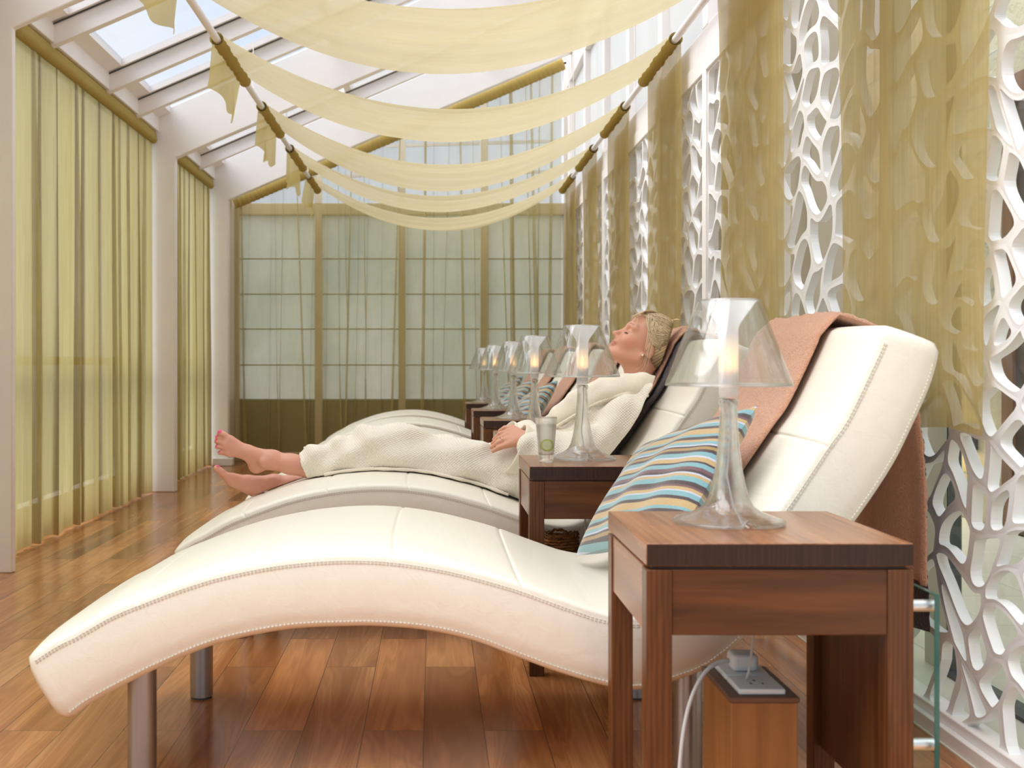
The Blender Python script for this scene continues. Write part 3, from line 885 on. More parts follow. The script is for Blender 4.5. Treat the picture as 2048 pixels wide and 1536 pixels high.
def dashes(C, off, y, every=.0085, ln=.0055, s0=.012, s1=.985):
    mb = MB(); L = np.r_[0, np.cumsum(np.linalg.norm(np.diff(C, axis=0), axis=1))]; n = int(L[-1]*(s1-s0)/every)
    for k in range(n):
        d = L[-1]*s0 + k*every
        a = np.array([np.interp(d, L, C[:, i]) for i in (0, 1)]); b = np.array([np.interp(d+ln, L, C[:, i]) for i in (0, 1)])
        t_ = (b-a)/(np.linalg.norm(b-a)+1e-9); nrm = np.array((-t_[1], t_[0]))
        a = a + nrm*off; b = b + nrm*off; w = .0009
        v = [(a[0]-nrm[0]*w, y-.0012, a[1]-nrm[1]*w), (b[0]-nrm[0]*w, y-.0012, b[1]-nrm[1]*w), (b[0]+nrm[0]*w, y-.0012, b[1]+nrm[1]*w), (a[0]+nrm[0]*w, y-.0012, a[1]+nrm[1]*w)]
        v += [(p[0], y+.003, p[2]) for p in v]
        mb.add(v, [(3,2,1,0),(4,5,6,7),(0,1,5,4),(1,2,6,5),(2,3,7,6),(3,0,4,7)])
    return mb
LOUNGER_Y = [2.41, 3.775, 5.20, 6.46, 7.75, 9.02]
where = ['cream leather lounger nearest the camera, empty with a striped cushion', 'cream leather lounger the woman in the robe lies on',
         'cream leather lounger just beyond the reclining woman', 'fourth cream leather lounger from the camera, half hidden behind the lamps',
         'fifth cream leather lounger from the camera, behind the row of lamps', 'cream leather lounger furthest from the camera near the end wall']
GL = 'cream leather loungers in a row down the room'
lou = thing('lounger', (0, YL, 0), where[0], 'lounger', GL)
pad = lounger_body().build('padded_seat', M['leather'], lou, smooth=True)
dashes(TOPC, -.0165, -.0015).build('stitching', M['stitch'], lou)
dashes(TOPC, -.021, -.0022).build('stitching', M['stitch'], lou)
dashes(BOTC, .0125, -.0022).build('stitching', M['stitch'], lou)
for x in (-.645, .565):
    for y in (.085, LW-.085):
        zb = float(np.interp(x, BOTC[:, 0], BOTC[:, 1])) + .012
        lg = MB().tube([(x, y, 0.006), (x, y, zb)], .0315, 28)
        leg = lg.build('leg', M['steel'], lou, auto=40)
        MB().tube([(x, y, 0), (x, y, .006)], .029, 20).build('foot_pad', M['gasket'], leg)
for k in range(1, 6):
    c = copy_tree(lou); c.location = (0, LOUNGER_Y[k], 0); c['label'] = where[k]

# towels laid over the backrests
def towel_mesh(y0, y1, off, s_start, drop, seed, th=.016, back=.045, behind=False):
    s = np.linspace(s_start, .985, 46); path = []
    for q in s:
        T = curve_at(TOPC, q); T2 = curve_at(TOPC, min(1, q+.004)); t_ = (T2-T)/np.linalg.norm(T2-T); n = np.array((-t_[1], t_[0]))
        path.append(T + n*(off + th*.5 + .0145))
    tb, bb = TOPC[-1], BOTC[-1]
    U = (tb-bb)/np.linalg.norm(tb-bb)       # across the top edge, from back to front
    d = np.array((-U[1], U[0])); d = d if d[1] > 0 else -d
    o_ = off + th*.5 + .006
    path += [tb + d*o_*1.0 + U*o_*.6, tb + d*(o_+.004), .5*(tb+bb) + d*(o_+.006), bb + d*(o_+.002), bb + d*o_*.6 - U*o_*.7]
    path += [np.array((bb[0] + o_ + back*f, bb[1] - .03 - g)) for f, g in ((.25, .03), (.6, .09), (.85, .18), (1.0, .30), (1.0, .45))]
    if behind: path = path[49:]
    path = [p for p in path if p[1] > drop or p[0] < bb[0]] + [np.array((bb[0]+o_+back, drop))]
    C = spline(path, 110)
    r = np.random.RandomState(seed); ny = 30; rings = []
    ph = (1.3, 4.0, 2.2, 5.1)
    for i in range(len(C)):
        a = C[max(0, i-1)]; b = C[min(len(C)-1, i+1)]; t_ = (b-a)/(np.linalg.norm(b-a)+1e-9); n = np.array((-t_[1], t_[0]))
        f = i/(len(C)-1); hang = min(1, max(0, (bb[1]-.05-C[i][1])/.45)) if C[i][0] > bb[0] else 0
        ya = y0 + .008*math.sin(f*9+ph[0]) ; yb = y1 + .008*math.sin(f*8+ph[1])
        up, dn = [], []
        for w in np.linspace(0, 1, ny):
            y = ya + (yb-ya)*w
            e = min(w, 1-w); hh = th*.5*(1 if e > .04 else math.sqrt(max(.05, 1-(1-e/.04)**2)))
            wv = .0015*math.sin(w*8+f*6+ph[2]) + hang*.016*math.sin(y*26+ph[3])
            fz = .0016*r.randn()
            c = C[i] + n*max(wv, -.002)
            up.append((c[0]+n[0]*(hh+fz), y, c[1]+n[1]*(hh+fz))); dn.append((c[0]-n[0]*hh, y, c[1]-n[1]*hh))
        rings.append(up + dn[::-1])
    return MB().loft(rings)
S62 = float(np.interp(.64, TOPC[:, 0], np.linspace(0, 1, 400)))
GT = 'peach towels draped over the loungers'
tw = thing('towel', (0, LOUNGER_Y[0], 0), 'peach terry towel draped over the backrest of the nearest lounger', 'towel', GT)
towel_mesh(.27, .80, .014, .66, .40, 1, .016, .054).build('cloth', M['peach'], tw, smooth=True)
lbl = {2: 'peach towel over the lounger just beyond the reclining woman', 3: 'peach towel over the fourth lounger, showing left of the woman',
       4: 'peach towel over the fifth lounger, rounded top seen between the lamps', 5: 'peach towel over the furthest lounger, only its tip showing'}
for k in lbl:
    c = copy_tree(tw); c.location = (0, LOUNGER_Y[k], 0); c['label'] = lbl[k]
tw2 = thing('towel', (0, LOUNGER_Y[1], 0), 'peach terry towel on the backrest behind the reclining woman', 'towel', GT)
towel_mesh(.47, .80, .029, S62, .44, 2, .014, .052).build('cloth', M['peach'], tw2, smooth=True)
GP = 'dark plum towels under the peach ones'
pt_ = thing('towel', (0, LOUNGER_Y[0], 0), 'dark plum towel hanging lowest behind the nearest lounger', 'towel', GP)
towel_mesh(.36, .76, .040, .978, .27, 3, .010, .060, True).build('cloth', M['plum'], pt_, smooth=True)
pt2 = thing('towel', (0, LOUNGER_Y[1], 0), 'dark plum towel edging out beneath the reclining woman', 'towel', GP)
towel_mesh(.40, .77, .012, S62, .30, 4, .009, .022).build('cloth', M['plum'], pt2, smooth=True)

# striped cushions
def cushion_mesh(lx, ly, h, seed=0):
    n = 41; u = np.linspace(-1, 1, n); U, V = np.meshgrid(u, u, indexing='ij')
    prof = ((1-U**2).clip(0)**.42)*((1-V**2).clip(0)**.42)
    X = U*lx/2*(1 - .07*(1-V**2)) ; Y = V*ly/2*(1 - .07*(1-U**2))
    wr = .004*np.sin(9*U+4*V)*prof
    top = np.stack([X, Y, h/2*prof + wr], 2); bot = np.stack([X, Y, -h/2*prof + wr], 2)
    Vv = np.vstack([top.reshape(-1, 3), bot.reshape(-1, 3)]); fq = grid_faces(n, n)
    return Vv, np.vstack([fq, fq[:, ::-1] + n*n])
A_ = np.array((.385, .56, .43)); B_ = np.array((.541, .017, .561)); C_ = np.array((.745, .14, .845))
ex = (A_-B_)/np.linalg.norm(A_-B_); ey = (C_-B_); ey = ey - ex*(ey@ex); ly = np.linalg.norm(ey); ey /= ly; ez = np.cross(ex, ey)
ctr = (A_+C_)/2
if ez[2] < 0: pass
rotm = Matrix([list(r_) for r_ in np.stack([ex, ey, ez], 1)])
Vv, Fq = cushion_mesh(np.linalg.norm(A_-B_), ly, .125)
cl = ['multicoloured striped velvet cushion on the nearest lounger', 'striped cushion on the fourth lounger, beside the collar of the robe',
      'striped cushion on the fifth lounger, seen between two lamp stems', 'striped cushion on the furthest lounger, leaning left of the others']
GC = 'striped cushions propped on the loungers'
first = None
for k, lb in zip((0, 3, 4, 5), cl):
    t = thing('cushion', (ctr[0]-.008, LOUNGER_Y[k] + ctr[1], ctr[2] - .010), lb, 'cushion', GC)
    if first is None:
        first = arr_mesh('cover', Vv, Fq, M['stripes'], None); o = first
        ed = [(u_*np.linalg.norm(A_-B_)*1.03/2, v_*ly*1.10/2) for u_, v_ in ((-1, -1), (1, -1), (1, 1), (-1, 1))]
    else:
        o = first.copy(); COL.objects.link(o)
    o.parent = t; t.rotation_mode = 'QUATERNION'; t.rotation_quaternion = rotm.to_quaternion()

# ------------------------------------------------------------------ side tables
TW, TD, TH = .455, .42, .624
TABLES = [(.363, 1.913), (.287, 3.343), (.275, 4.72), (.270, 6.025), (.262, 7.30), (.253, 8.585)]
tl = ['walnut side table nearest the camera, with the socket post beneath', 'walnut side table holding a lamp and a water glass', 'walnut side table hidden behind the sleeve of the robe',
      'walnut side table just beyond the robe cuffs', 'fifth walnut side table from the camera', 'walnut side table furthest from the camera']
GTB = 'walnut side tables between the loungers'
def make_table():
    t = thing('side_table', (TABLES[0][0], TABLES[0][1], 0), tl[0], 'side table', GTB)
    tp = MB().box(0, TW, 0, TD, TH-.039, TH).build('table_top', M['wood_y'], t, bevel=.0025)
    MB().box(.001, TW-.001, -.0012, .003, TH-.0375, TH-.0015).build('end_grain_edge', M['wood_end'], tp)
    MB().box(.01, TW-.01, .008, TD-.008, TH-.045, TH-.039).build('shadow_gap', M['wood_end'], t)
    for x in (0, TW-.044):
        for y in (0, TD-.044): MB().box(x, x+.044, y, y+.044, 0, TH-.045).build('leg', M['wood_z'], t, bevel=.002)
    MB().box(.044, TW-.044, .003, .025, TH-.157, TH-.045).build('apron', M['wood_x'], t, bevel=.0015)
    MB().box(.044, TW-.044, TD-.025, TD-.003, TH-.157, TH-.045).build('apron', M['wood_x'], t, bevel=.0015)
    MB().box(.003, .025, .044, TD-.044, TH-.157, TH-.045).build('apron', M['wood_y'], t, bevel=.0015)
    MB().box(TW-.030, TW-.008, .044, TD-.044, .15, TH-.045).build('side_panel', M['wood_z'], t, bevel=.0015)
    return t
tab = make_table()
for k in range(1, 6):
    c = copy_tree(tab); c.location = (TABLES[k][0], TABLES[k][1], 0); c['label'] = tl[k]
# glass panel on stand-offs on the first table only
gp = MB().box(TW+.040, TW+.048, .012, .36, .12, .533).build('glass_panel', M['panelglass'], tab)
MB().box(TW+.0398, TW+.0482, .0105, .012, .12, .533).box(TW+.0398, TW+.0482, .0105, .36, .533, .5345).build('polished_edge', M['green_edge'], gp)
for z in (.511, .271):
    for y in (.035, .32):
        MB().tube([(TW, y, z), (TW+.052, y, z)], .0105, 20).build('stand_off', M['alu'], tab, auto=40)
tab['label'] = 'walnut side table nearest the camera, glass panel on its right side'

# ------------------------------------------------------------------ candle lamps
def make_lamp(label):
    t = thing('candle_lamp', (0, 0, 0), label, 'lamp', 'clear glass candle lamps on the side tables')
    def notch(r, z, q):                      # little arch in the foot where the cord passes
        d = (q + math.pi/2 - .10 + math.pi) % (2*math.pi) - math.pi
        return .013*math.exp(-(d/.085)**4)*max(0, min(1, (r-.080)/.02))
    out = [(.1055, .002), (.106, .005), (.101, .0085), (.092, .0108), (.080, .015), (.060, .023), (.046, .034), (.0375, .050), (.031, .075), (.0255, .105), (.0212, .140), (.0185, .175), (.0168, .205), (.0162, .222), (.0185, .228), (.019, .233), (.0165, .238)]
    inn = [(.0125, .238), (.0125, .205), (.0145, .175), (.0172, .140), (.0215, .105), (.027, .075), (.0335, .050), (.042, .034), (.056, .0185), (.078, .0105), (.092, .0065), (.1035, .002)]
    st = MB().lathe(out + inn + [out[0]], 120, bend=notch).build('stem_and_foot', M['lampglass'], t, smooth=True)
    sh = [(.1175, .262), (.1190, .2635), (.1190, .268), (.0590, .4255), (.0565, .4280), (.0545, .4255), (.0565, .421), (.1160, .2655), (.1175, .262)]
    MB().lathe(sh, 64).build('shade', M['shadeglass'], t, smooth=True)
    for r_, z_, w_ in ((.1178, .2650, .0022), (.0566, .4262, .0019)):
        MB().tube([(r_*math.cos(q), r_*math.sin(q), z_) for q in np.linspace(0, 2*math.pi, 65)], w_, 8, caps=False).build('shade_rim', M['rimglass'], t, smooth=True)
    fn = [(.0165, .240), (.0185, .246), (.0185, .372), (.0215, .382), (.0505, .4235), (.0545, .4255), (.0525, .4265), (.049, .4250), (.0200, .384), (.0168, .372), (.0168, .250), (.0001, .246)]
    MB().lathe(fn, 48).build('frosted_funnel', M['frost'], t, smooth=True)
    MB().tube([(0, 0, .250), (0, 0, .292)], .0145, 24).build('candle', M['candle'], t, auto=40)
    fl = [(.0005, .296), (.0038, .301), (.0052, .307), (.0042, .315), (.0020, .324), (.0004, .331)]
    MB().lathe(fl, 16).build('flame', M['flame'], t, smooth=True)
    MB().tube([(.004, .0, .238), (.003, 0, .17), (-.003, .0, .09), (.004, -.02, .03), (.010, -.06, .006), (.012, -.095, .004)], .0014, 6).build('inner_wire', M['cord'], t, smooth=True)
    return t
LAMPS = [(.567, 2.158), (.478, 3.60), (.449, 4.98), (.449, 6.27), (.417, 7.52), (.40, 8.78)]
ll = ['clear glass candle lamp nearest the camera, tallest in the picture', 'clear glass candle lamp beside the water glass', 'clear glass candle lamp rising behind the water glass',
      'clear glass candle lamp with the brightest flame, fourth from the camera', 'clear glass candle lamp fifth from the camera', 'clear glass candle lamp furthest from the camera']
lamp = make_lamp(ll[0])
lps = [lamp]
for k in range(1, 6): lps.append(copy_tree(lamp))
for k, l_ in enumerate(lps):
    l_.location = (LAMPS[k][0], LAMPS[k][1], TH + .0005); l_['label'] = ll[k]; l_.rotation_euler = (0, 0, (0, .0, .3, .15, .3, .2)[k])
    fl_ = bpy.data.lights.new('flame_light', 'POINT'); fl_.energy = .006; fl_.color = (1, .6, .25); fl_.shadow_soft_size = .006
    fo = bpy.data.objects.new('flame_light', fl_); COL.objects.link(fo); fo.parent = l_; fo.location = (0, 0, .338)

# ------------------------------------------------------------------ glass of water
t = thing('water_glass', (.352, 3.50, TH + .0005), 'tumbler of water with a slice of lime on the second table', 'glass')
o_ = [(.0005, 0), (.0215, 0), (.0232, .002), (.0236, .012), (.0340, .136), (.0345, .138), (.0335, .139), (.0322, .136), (.0225, .030), (.0200, .022), (.0005, .021)]
MB().lathe(o_, 48).build('tumbler', M['tumbler'], t, smooth=True)
w_ = [(.0005, .0215), (.0198, .0225), (.0222, .0305), (.0304, .116), (.0005, .116)]
MB().lathe(w_, 48).build('water', M['water'], t, smooth=True)
lm = thing('lime_slice', (.354, 3.492, TH + .052), 'thin slice of lime inside the water glass', 'fruit')
lm.rotation_euler = (R(76), R(38), R(-14))
MB().lathe([(.0001, -.002), (.0155, -.002), (.0158, 0), (.0155, .002), (.0001, .002)], 40).build('flesh', M['lime_flesh'], lm, auto=30)
MB().lathe([(.0150, -.0026), (.0186, -.0026), (.0192, 0), (.0186, .0026), (.0150, .0026), (.0150, -.0026)], 40).build('rind', M['lime_rind'], lm, auto=50)

# ------------------------------------------------------------------ socket posts, plugs, cords, basket
def make_post(x0, x1, y0, y1, label):
    t = thing('socket_post', (x0, y0, 0), label, 'power socket', 'timber socket posts under the tables')
    w, d = x1-x0, y1-y0
    MB().box(0, w, 0, d, 0, .312).build('post', M['wood_post'], t, bevel=.002)
    cp = MB().box(-.003, w+.003, -.003, d+.003, .312, .322).build('cap_board', plain('dark_cap_board', (.12, .05, .025), .5), t, bevel=.002)
    for k in range(2):
        pl_ = MB().box(.018, w-.018, .012+k*(d-.02)/2, .012+k*(d-.02)/2+(d-.03)/2, .322, .333)
        so = pl_.build('socket_plate', M['plastic'], t, bevel=.003)
        yc = .012+k*(d-.02)/2+(d-.03)/4
        hs = MB()
        for dx, dy in ((-.011, -.008), (.011, -.008), (0, .012)): hs.box(w/2+dx-.002, w/2+dx+.002, yc+dy-.004, yc+dy+.004, .3325, .3334)
        hs.build('socket_holes', M['gasket'], so)
    return t
sp1 = make_post(.543, .665, 2.05, 2.26, 'orange-brown timber post with a double socket under the nearest table')
sp2 = copy_tree(sp1); sp2.location = (.478, 3.50, 0); sp2['label'] = 'timber socket post half hidden under the second table'
t = thing('power_plug', (.604, 2.197, .3336), 'white plug with thick grey cord in the nearest socket post', 'plug')
MB().box(-.026, .026, -.024, .024, 0, .034).build('plug_body', M['plastic'], t, bevel=.009, seg=3)
MB().tube(spline([(-.024, 0, .016), (-.045, 0, .013), (-.075, -.01, -.004), (-.105, -.025, -.05), (-.125, -.04, -.12), (-.135, -.05, -.22), (-.132, -.05, -.326), (-.13, .0, -.329), (-.10, .10, -.329)], 50), .0042, 10).build('cord', M['cord'], t, smooth=True)
t = thing('lamp_cord', (.59, 2.12, .334), 'thin grey lamp cord dropping to the nearest socket', 'cord')
MB().tube(spline([(0, 0, 0), (.006, 0, .02), (.014, .01, .06), (.020, .02, .11), (.024, .03, .238)], 30), .0026, 8).build('wire', M['cord'], t, smooth=True)
t = thing('lamp_cord', (.466, 3.46, .004), 'thin grey cord hanging under the second table', 'cord')
MB().tube(spline([(0, 0, 0), (-.004, .004, .15), (.003, .0, .32), (.002, 0, .46), (.002, 0, .575)], 30), .0026, 8).build('wire', M['cord'], t, smooth=True)

t = thing('wicker_basket', (.385, 3.565, 0), 'brown wicker basket under the second table', 'basket')
mb = MB(); r = np.random.RandomState(3)
for k in range(40):
    z = .008 + k*.0095; rr = .055 + .017*min(1, k/30)
    mb.tube([((rr + .0035*math.sin(14*q + math.pi*(k % 2)) )*math.cos(q), (rr + .0035*math.sin(14*q+math.pi*(k % 2)))*math.sin(q), z + .002*r.randn()*.5) for q in np.linspace(0, 2*math.pi, 60)], .0046, 5, caps=False)
mb.build('woven_wall', M['wicker'], t, smooth=True)
mb = MB()
for k in range(26):
    q0 = r.uniform(0, 6.28); pts = []
    for s_ in np.linspace(0, 1, 8): 
        q = q0 + s_*1.0; rr = .068 + .012*math.sin(s_*math.pi)*r.uniform(.5, 1.2) - .012*(1-s_)
        pts.append((rr*math.cos(q), rr*math.sin(q), .378 + .016*math.sin(s_*math.pi) + .004*r.randn()))
    mb.tube(pts, .0028, 5)
mb.build('twisted_rim', M['wicker'], t, smooth=True)
MB().lathe([(.001, .004), (.054, .004), (.056, .010), (.001, .010)], 30).build('base', M['wicker'], t)

# ------------------------------------------------------------------ the reclining woman (one continuous body grown from a distance field)
def rest_height(x):
    """height of whatever the woman lies on: leather, and towels further up the backrest"""
    z = np.interp(x, TOPC[:, 0], TOPC[:, 1]); g = np.gradient(TOPC[:, 1], TOPC[:, 0]); sl_ = np.interp(x, TOPC[:, 0], g)
    off = np.interp(x, [.42, .55], [.0158, .078])
    return np.minimum(z + off*np.sqrt(1+sl_**2), 1.094).astype(np.float32)
class Field:
    def __init__(s, lo, hi, h):
        s.lo = np.array(lo, np.float32); s.h = h
        s.n = np.ceil((np.array(hi)-np.array(lo))/h).astype(int)+1
        s.D = np.full(s.n, .2, np.float32)
        s.ax = [s.lo[i] + h*np.arange(s.n[i], dtype=np.float32) for i in range(3)]
    def block(s, lo, hi, m):
        a = np.maximum(np.floor((np.array(lo)-m-s.lo)/s.h).astype(int), 0); b = np.minimum(np.ceil((np.array(hi)+m-s.lo)/s.h).astype(int)+1, s.n)
        sl = tuple(slice(a[i], b[i]) for i in range(3))
        X, Y, Z = s.ax[0][sl[0]][:, None, None], s.ax[1][sl[1]][None, :, None], s.ax[2][sl[2]][None, None, :]
        return sl, X, Y, Z
    def comb(s, sl, d, k, op):
        o = s.D[sl]
        if op == '-':
            hh = np.clip(.5 - .5*(o + d)/k, 0, 1); s.D[sl] = o*(1-hh) - d*hh + k*hh*(1-hh)
        else:
            hh = np.clip(.5 + .5*(o - d)/k, 0, 1); s.D[sl] = o*(1-hh) + d*hh - k*hh*(1-hh)
    def cone(s, a, b, ra, rb, k=.015, op='+'):
        a, b = np.array(a, float), np.array(b, float); r = max(ra, rb)
        sl, X, Y, Z = s.block(np.minimum(a, b)-r, np.maximum(a, b)+r, k+.03)
        ab = b-a; L2 = ab@ab + 1e-12
        t_ = np.clip(((X-a[0])*ab[0]+(Y-a[1])*ab[1]+(Z-a[2])*ab[2])/L2, 0, 1)
        d = np.sqrt((X-a[0]-t_*ab[0])**2+(Y-a[1]-t_*ab[1])**2+(Z-a[2]-t_*ab[2])**2) - (ra+(rb-ra)*t_)
        s.comb(sl, d.astype(np.float32), k, op)
    def chain(s, pts, k=.015):
        for (a, ra), (b, rb) in zip(pts[:-1], pts[1:]): s.cone(a, b, ra, rb, k)
    def ell(s, c, axes, rad, k=.015, op='+'):
        c = np.array(c, float); A = np.array(axes, float); rm = max(rad)
        sl, X, Y, Z = s.block(c-rm, c+rm, k+.03)
        q = [(X-c[0])*A[i][0]+(Y-c[1])*A[i][1]+(Z-c[2])*A[i][2] for i in range(3)]
        k0 = np.sqrt(sum((q[i]/rad[i])**2 for i in range(3))); k1 = np.sqrt(sum((q[i]/rad[i]**2)**2 for i in range(3)))+1e-9
        s.comb(sl, (k0*(k0-1)/k1).astype(np.float32), k, op)
    def mesh(s):
        D = s.D; neg = D < 0
        c = [neg[dx:neg.shape[0]-1+dx, dy:neg.shape[1]-1+dy, dz:neg.shape[2]-1+dz] for dx in (0, 1) for dy in (0, 1) for dz in (0, 1)]
        anyn = c[0].copy(); alln = c[0].copy()
        for q in c[1:]: anyn |= q; alln &= q
        I = np.argwhere(anyn & ~alln); idx = np.full(anyn.shape, -1, np.int32); idx[tuple(I.T)] = np.arange(len(I))
        offs = np.array([(dx, dy, dz) for dx in (0, 1) for dy in (0, 1) for dz in (0, 1)])
        val = np.stack([D[I[:, 0]+o_[0], I[:, 1]+o_[1], I[:, 2]+o_[2]] for o_ in offs], 1)
        S = np.zeros((len(I), 3)); N = np.zeros(len(I))
        for i in range(8):
            for j in range(i+1, 8):
                if np.abs(offs[i]-offs[j]).sum() != 1: continue
                m = (val[:, i] < 0) != (val[:, j] < 0)
                t_ = val[m, i]/(val[m, i]-val[m, j])
                S[m] += offs[i] + t_[:, None]*(offs[j]-offs[i]); N[m] += 1
        V = s.lo + s.h*(I + S/N[:, None]); Fq = []
        for ax in range(3):
            a1, a2 = (ax+1) % 3, (ax+2) % 3
            s0 = [slice(None)]*3; s1 = [slice(None)]*3
            s0[ax] = slice(0, -1); s1[ax] = slice(1, None)
            x0, x1 = neg[tuple(s0)], neg[tuple(s1)]
            E = np.argwhere(x0 != x1)
            E = E[(E[:, a1] > 0) & (E[:, a2] > 0) & (E[:, a1] < neg.shape[a1]-1) & (E[:, a2] < neg.shape[a2]-1)]
            fl = x0[tuple(E.T)]
            def g(d1, d2):
                q = E.copy(); q[:, a1] -= d1; q[:, a2] -= d2; return idx[tuple(q.T)]
            q = np.stack([g(1, 1), g(0, 1), g(0, 0), g(1, 0)], 1)
            q[~fl] = q[~fl][:, ::-1]; Fq.append(q)
        return V, np.vstack(Fq)

def relax(V, Fq, it=2, lam=.5):
    e = np.vstack([Fq[:, [0, 1]], Fq[:, [1, 2]], Fq[:, [2, 3]], Fq[:, [3, 0]]])
    for _ in range(it):
        acc = np.zeros_like(V); cnt = np.zeros(len(V))
        np.add.at(acc, e[:, 0], V[e[:, 1]]); np.add.at(cnt, e[:, 0], 1); np.add.at(acc, e[:, 1], V[e[:, 0]]); np.add.at(cnt, e[:, 1], 1)
        V = V + lam*(acc/cnt[:, None] - V)
    return V
def tint(o, cols):
    a = o.data.color_attributes.new('tint', 'FLOAT_COLOR', 'POINT')
    a.data.foreach_set('color', np.hstack([cols, np.ones((len(cols), 1))]).astype(np.float32).ravel())

YW = 4.30
W_ = lambda x, y, Y=YW: P(x, y, Y)
woman = thing('person', (0.40, YW, .42), 'woman in a cream waffle bathrobe lying back asleep, bare feet crossed', 'person')
base = np.array(woman.location)
fF, uU, sS = np.array((-.824, 0, .566)), np.array((.566, 0, .824)), np.array((0, 1., 0))
HC = W_(1290.7, 702.9)
def hd(f, u, s=0.0): return HC + fF*f + uU*u + sS*s
AX = (fF, uU, sS)
B = Field((-.92, 3.98, .36), (.98, 4.64, 1.13), .0033)
# legs: upper (near) leg crossed over the far one
B.chain([(W_(1050, 945, 4.24), .085), (W_(770, 897, 4.22), .058), (W_(690, 925, 4.22), .054), (W_(630, 936, 4.22), .044), (W_(580, 928, 4.22), .036), (W_(545, 921, 4.22), .0325)], .02)
B.chain([(W_(1050, 950, 4.38), .085), (W_(780, 915, 4.38), .056), (W_(690, 952, 4.36), .050), (W_(630, 964, 4.34), .040), (W_(585, 968, 4.33), .033), (W_(550, 968, 4.32), .032)], .02)
def foot(ank, heel, mid, toes, balls, rad):
    B.cone(ank, heel, .031, .027, .02); B.cone(ank, mid, .030, .027, .02); B.cone(heel, mid, .024, .022, .02)
    for b_, t_, r_ in zip(balls, toes, rad):
        b_, t_ = np.array(b_), np.array(t_)
        B.cone(mid, b_, .021, r_*1.25, .012)
        kn = b_*.45 + t_*.55 + np.array((0, -.003, .002))
        B.cone(b_, kn, r_*1.1, r_*.92, .006); B.cone(kn, t_, r_*.92, r_, .004)
up_t = [W_(441, 866, 4.20), W_(434.5, 874.5, 4.205), W_(433, 883, 4.205), W_(434, 893.5, 4.205), W_(439.5, 905.5, 4.20)]
up_b = [W_(461, 880, 4.20), W_(455, 884, 4.195), W_(452, 890, 4.19), W_(452, 898, 4.19), W_(456, 908, 4.19)]
up_r = [.0135, .0092, .0088, .0086, .0086]
foot(W_(545, 919, 4.22), W_(513, 931, 4.25), W_(495, 905, 4.21), up_t, up_b, up_r)
B.ell(W_(527, 925, 4.19), np.eye(3), (.016, .014, .016), .015)
lo_t = [W_(434, 937, 4.26), W_(442, 951, 4.285), W_(446, 954, 4.305), W_(450, 957, 4.325), W_(455, 961, 4.342)]
lo_b = [W_(456, 955, 4.27), W_(460, 960, 4.287), W_(463, 963, 4.305), W_(466, 966, 4.322), W_(470, 970, 4.336)]
lo_r = [.0138, .0095, .009, .0088, .0088]
foot(W_(548, 967, 4.32), W_(521, 985, 4.325), W_(495, 965, 4.305), lo_t, lo_b, lo_r)
B.cone(W_(521, 985, 4.32), W_(465, 960, 4.285), .026, .022, .02)
B.ell(W_(545, 962, 4.288), np.eye(3), (.017, .012, .016), .015)
# trunk, neck, shoulders
for dy in (-.07, .07):
    B.chain([(W_(1065, 948, YW+dy), .10), (W_(1125, 900, YW+dy*.7), .090), (W_(1190, 852, YW+dy*.9), .10), (W_(1245, 815, YW+dy*1.2), .075), (W_(1268, 792, YW+dy*1.9), .060)], .03)
B.cone(W_(1275, 785), hd(-.02, -.06), .062, .056, .03)
B.cone(hd(-.015, -.05), hd(.0, .0), .056, .055, .03)
# arms and hands
def arm(sh, el, wr):
    B.chain([(sh, .052), (el, .040), (wr, .0255)], .02)
arm(W_(1272, 797, 4.13), W_(1165, 912, 4.10), W_(1060, 876, 4.13))
arm(W_(1268, 790, 4.47), W_(1170, 890, 4.50), W_(1060, 872, 4.36))
def hand(wr, kn, mids, tips, th):
    c = sum(kn)/4
    for k_ in kn: B.cone(wr, k_, .021, .0125, .012)
    for k_, m_, t_ in zip(kn, mids, tips):
        B.cone(k_, m_, .0112, .0095, .005); B.cone(m_, t_, .0093, .0078, .004)
    B.cone(wr, th[0], .018, .0125, .01); B.cone(th[0], th[1], .0115, .0098, .005); B.cone(th[1], th[2], .0098, .0085, .004)
hand(W_(1055, 876, 4.13), [W_(1018, 862, 4.17), W_(1014, 870, 4.145), W_(1012, 880, 4.125), W_(1014, 890, 4.11)],
     [W_(1000, 868, 4.16), W_(997, 877, 4.135), W_(995, 886, 4.118), W_(997, 896, 4.105)],
     [W_(988, 879, 4.165), W_(985, 887, 4.142), W_(983, 895, 4.125), W_(986, 902, 4.112)], [W_(1025, 856, 4.19), W_(1010, 856, 4.21), W_(1000, 862, 4.22)])
hand(W_(1050, 878, 4.34), [W_(1022, 880, 4.31), W_(1016, 884, 4.29), W_(1012, 890, 4.27), W_(1012, 896, 4.25)],
     [W_(1004, 888, 4.27), W_(1000, 893, 4.25), W_(998, 898, 4.23), W_(1000, 904, 4.215)],
     [W_(996, 896, 4.235), W_(995, 901, 4.215), W_(994, 905, 4.20), W_(998, 909, 4.19)], [W_(1020, 872, 4.28), W_(1008, 872, 4.25), W_(1000, 876, 4.23)])
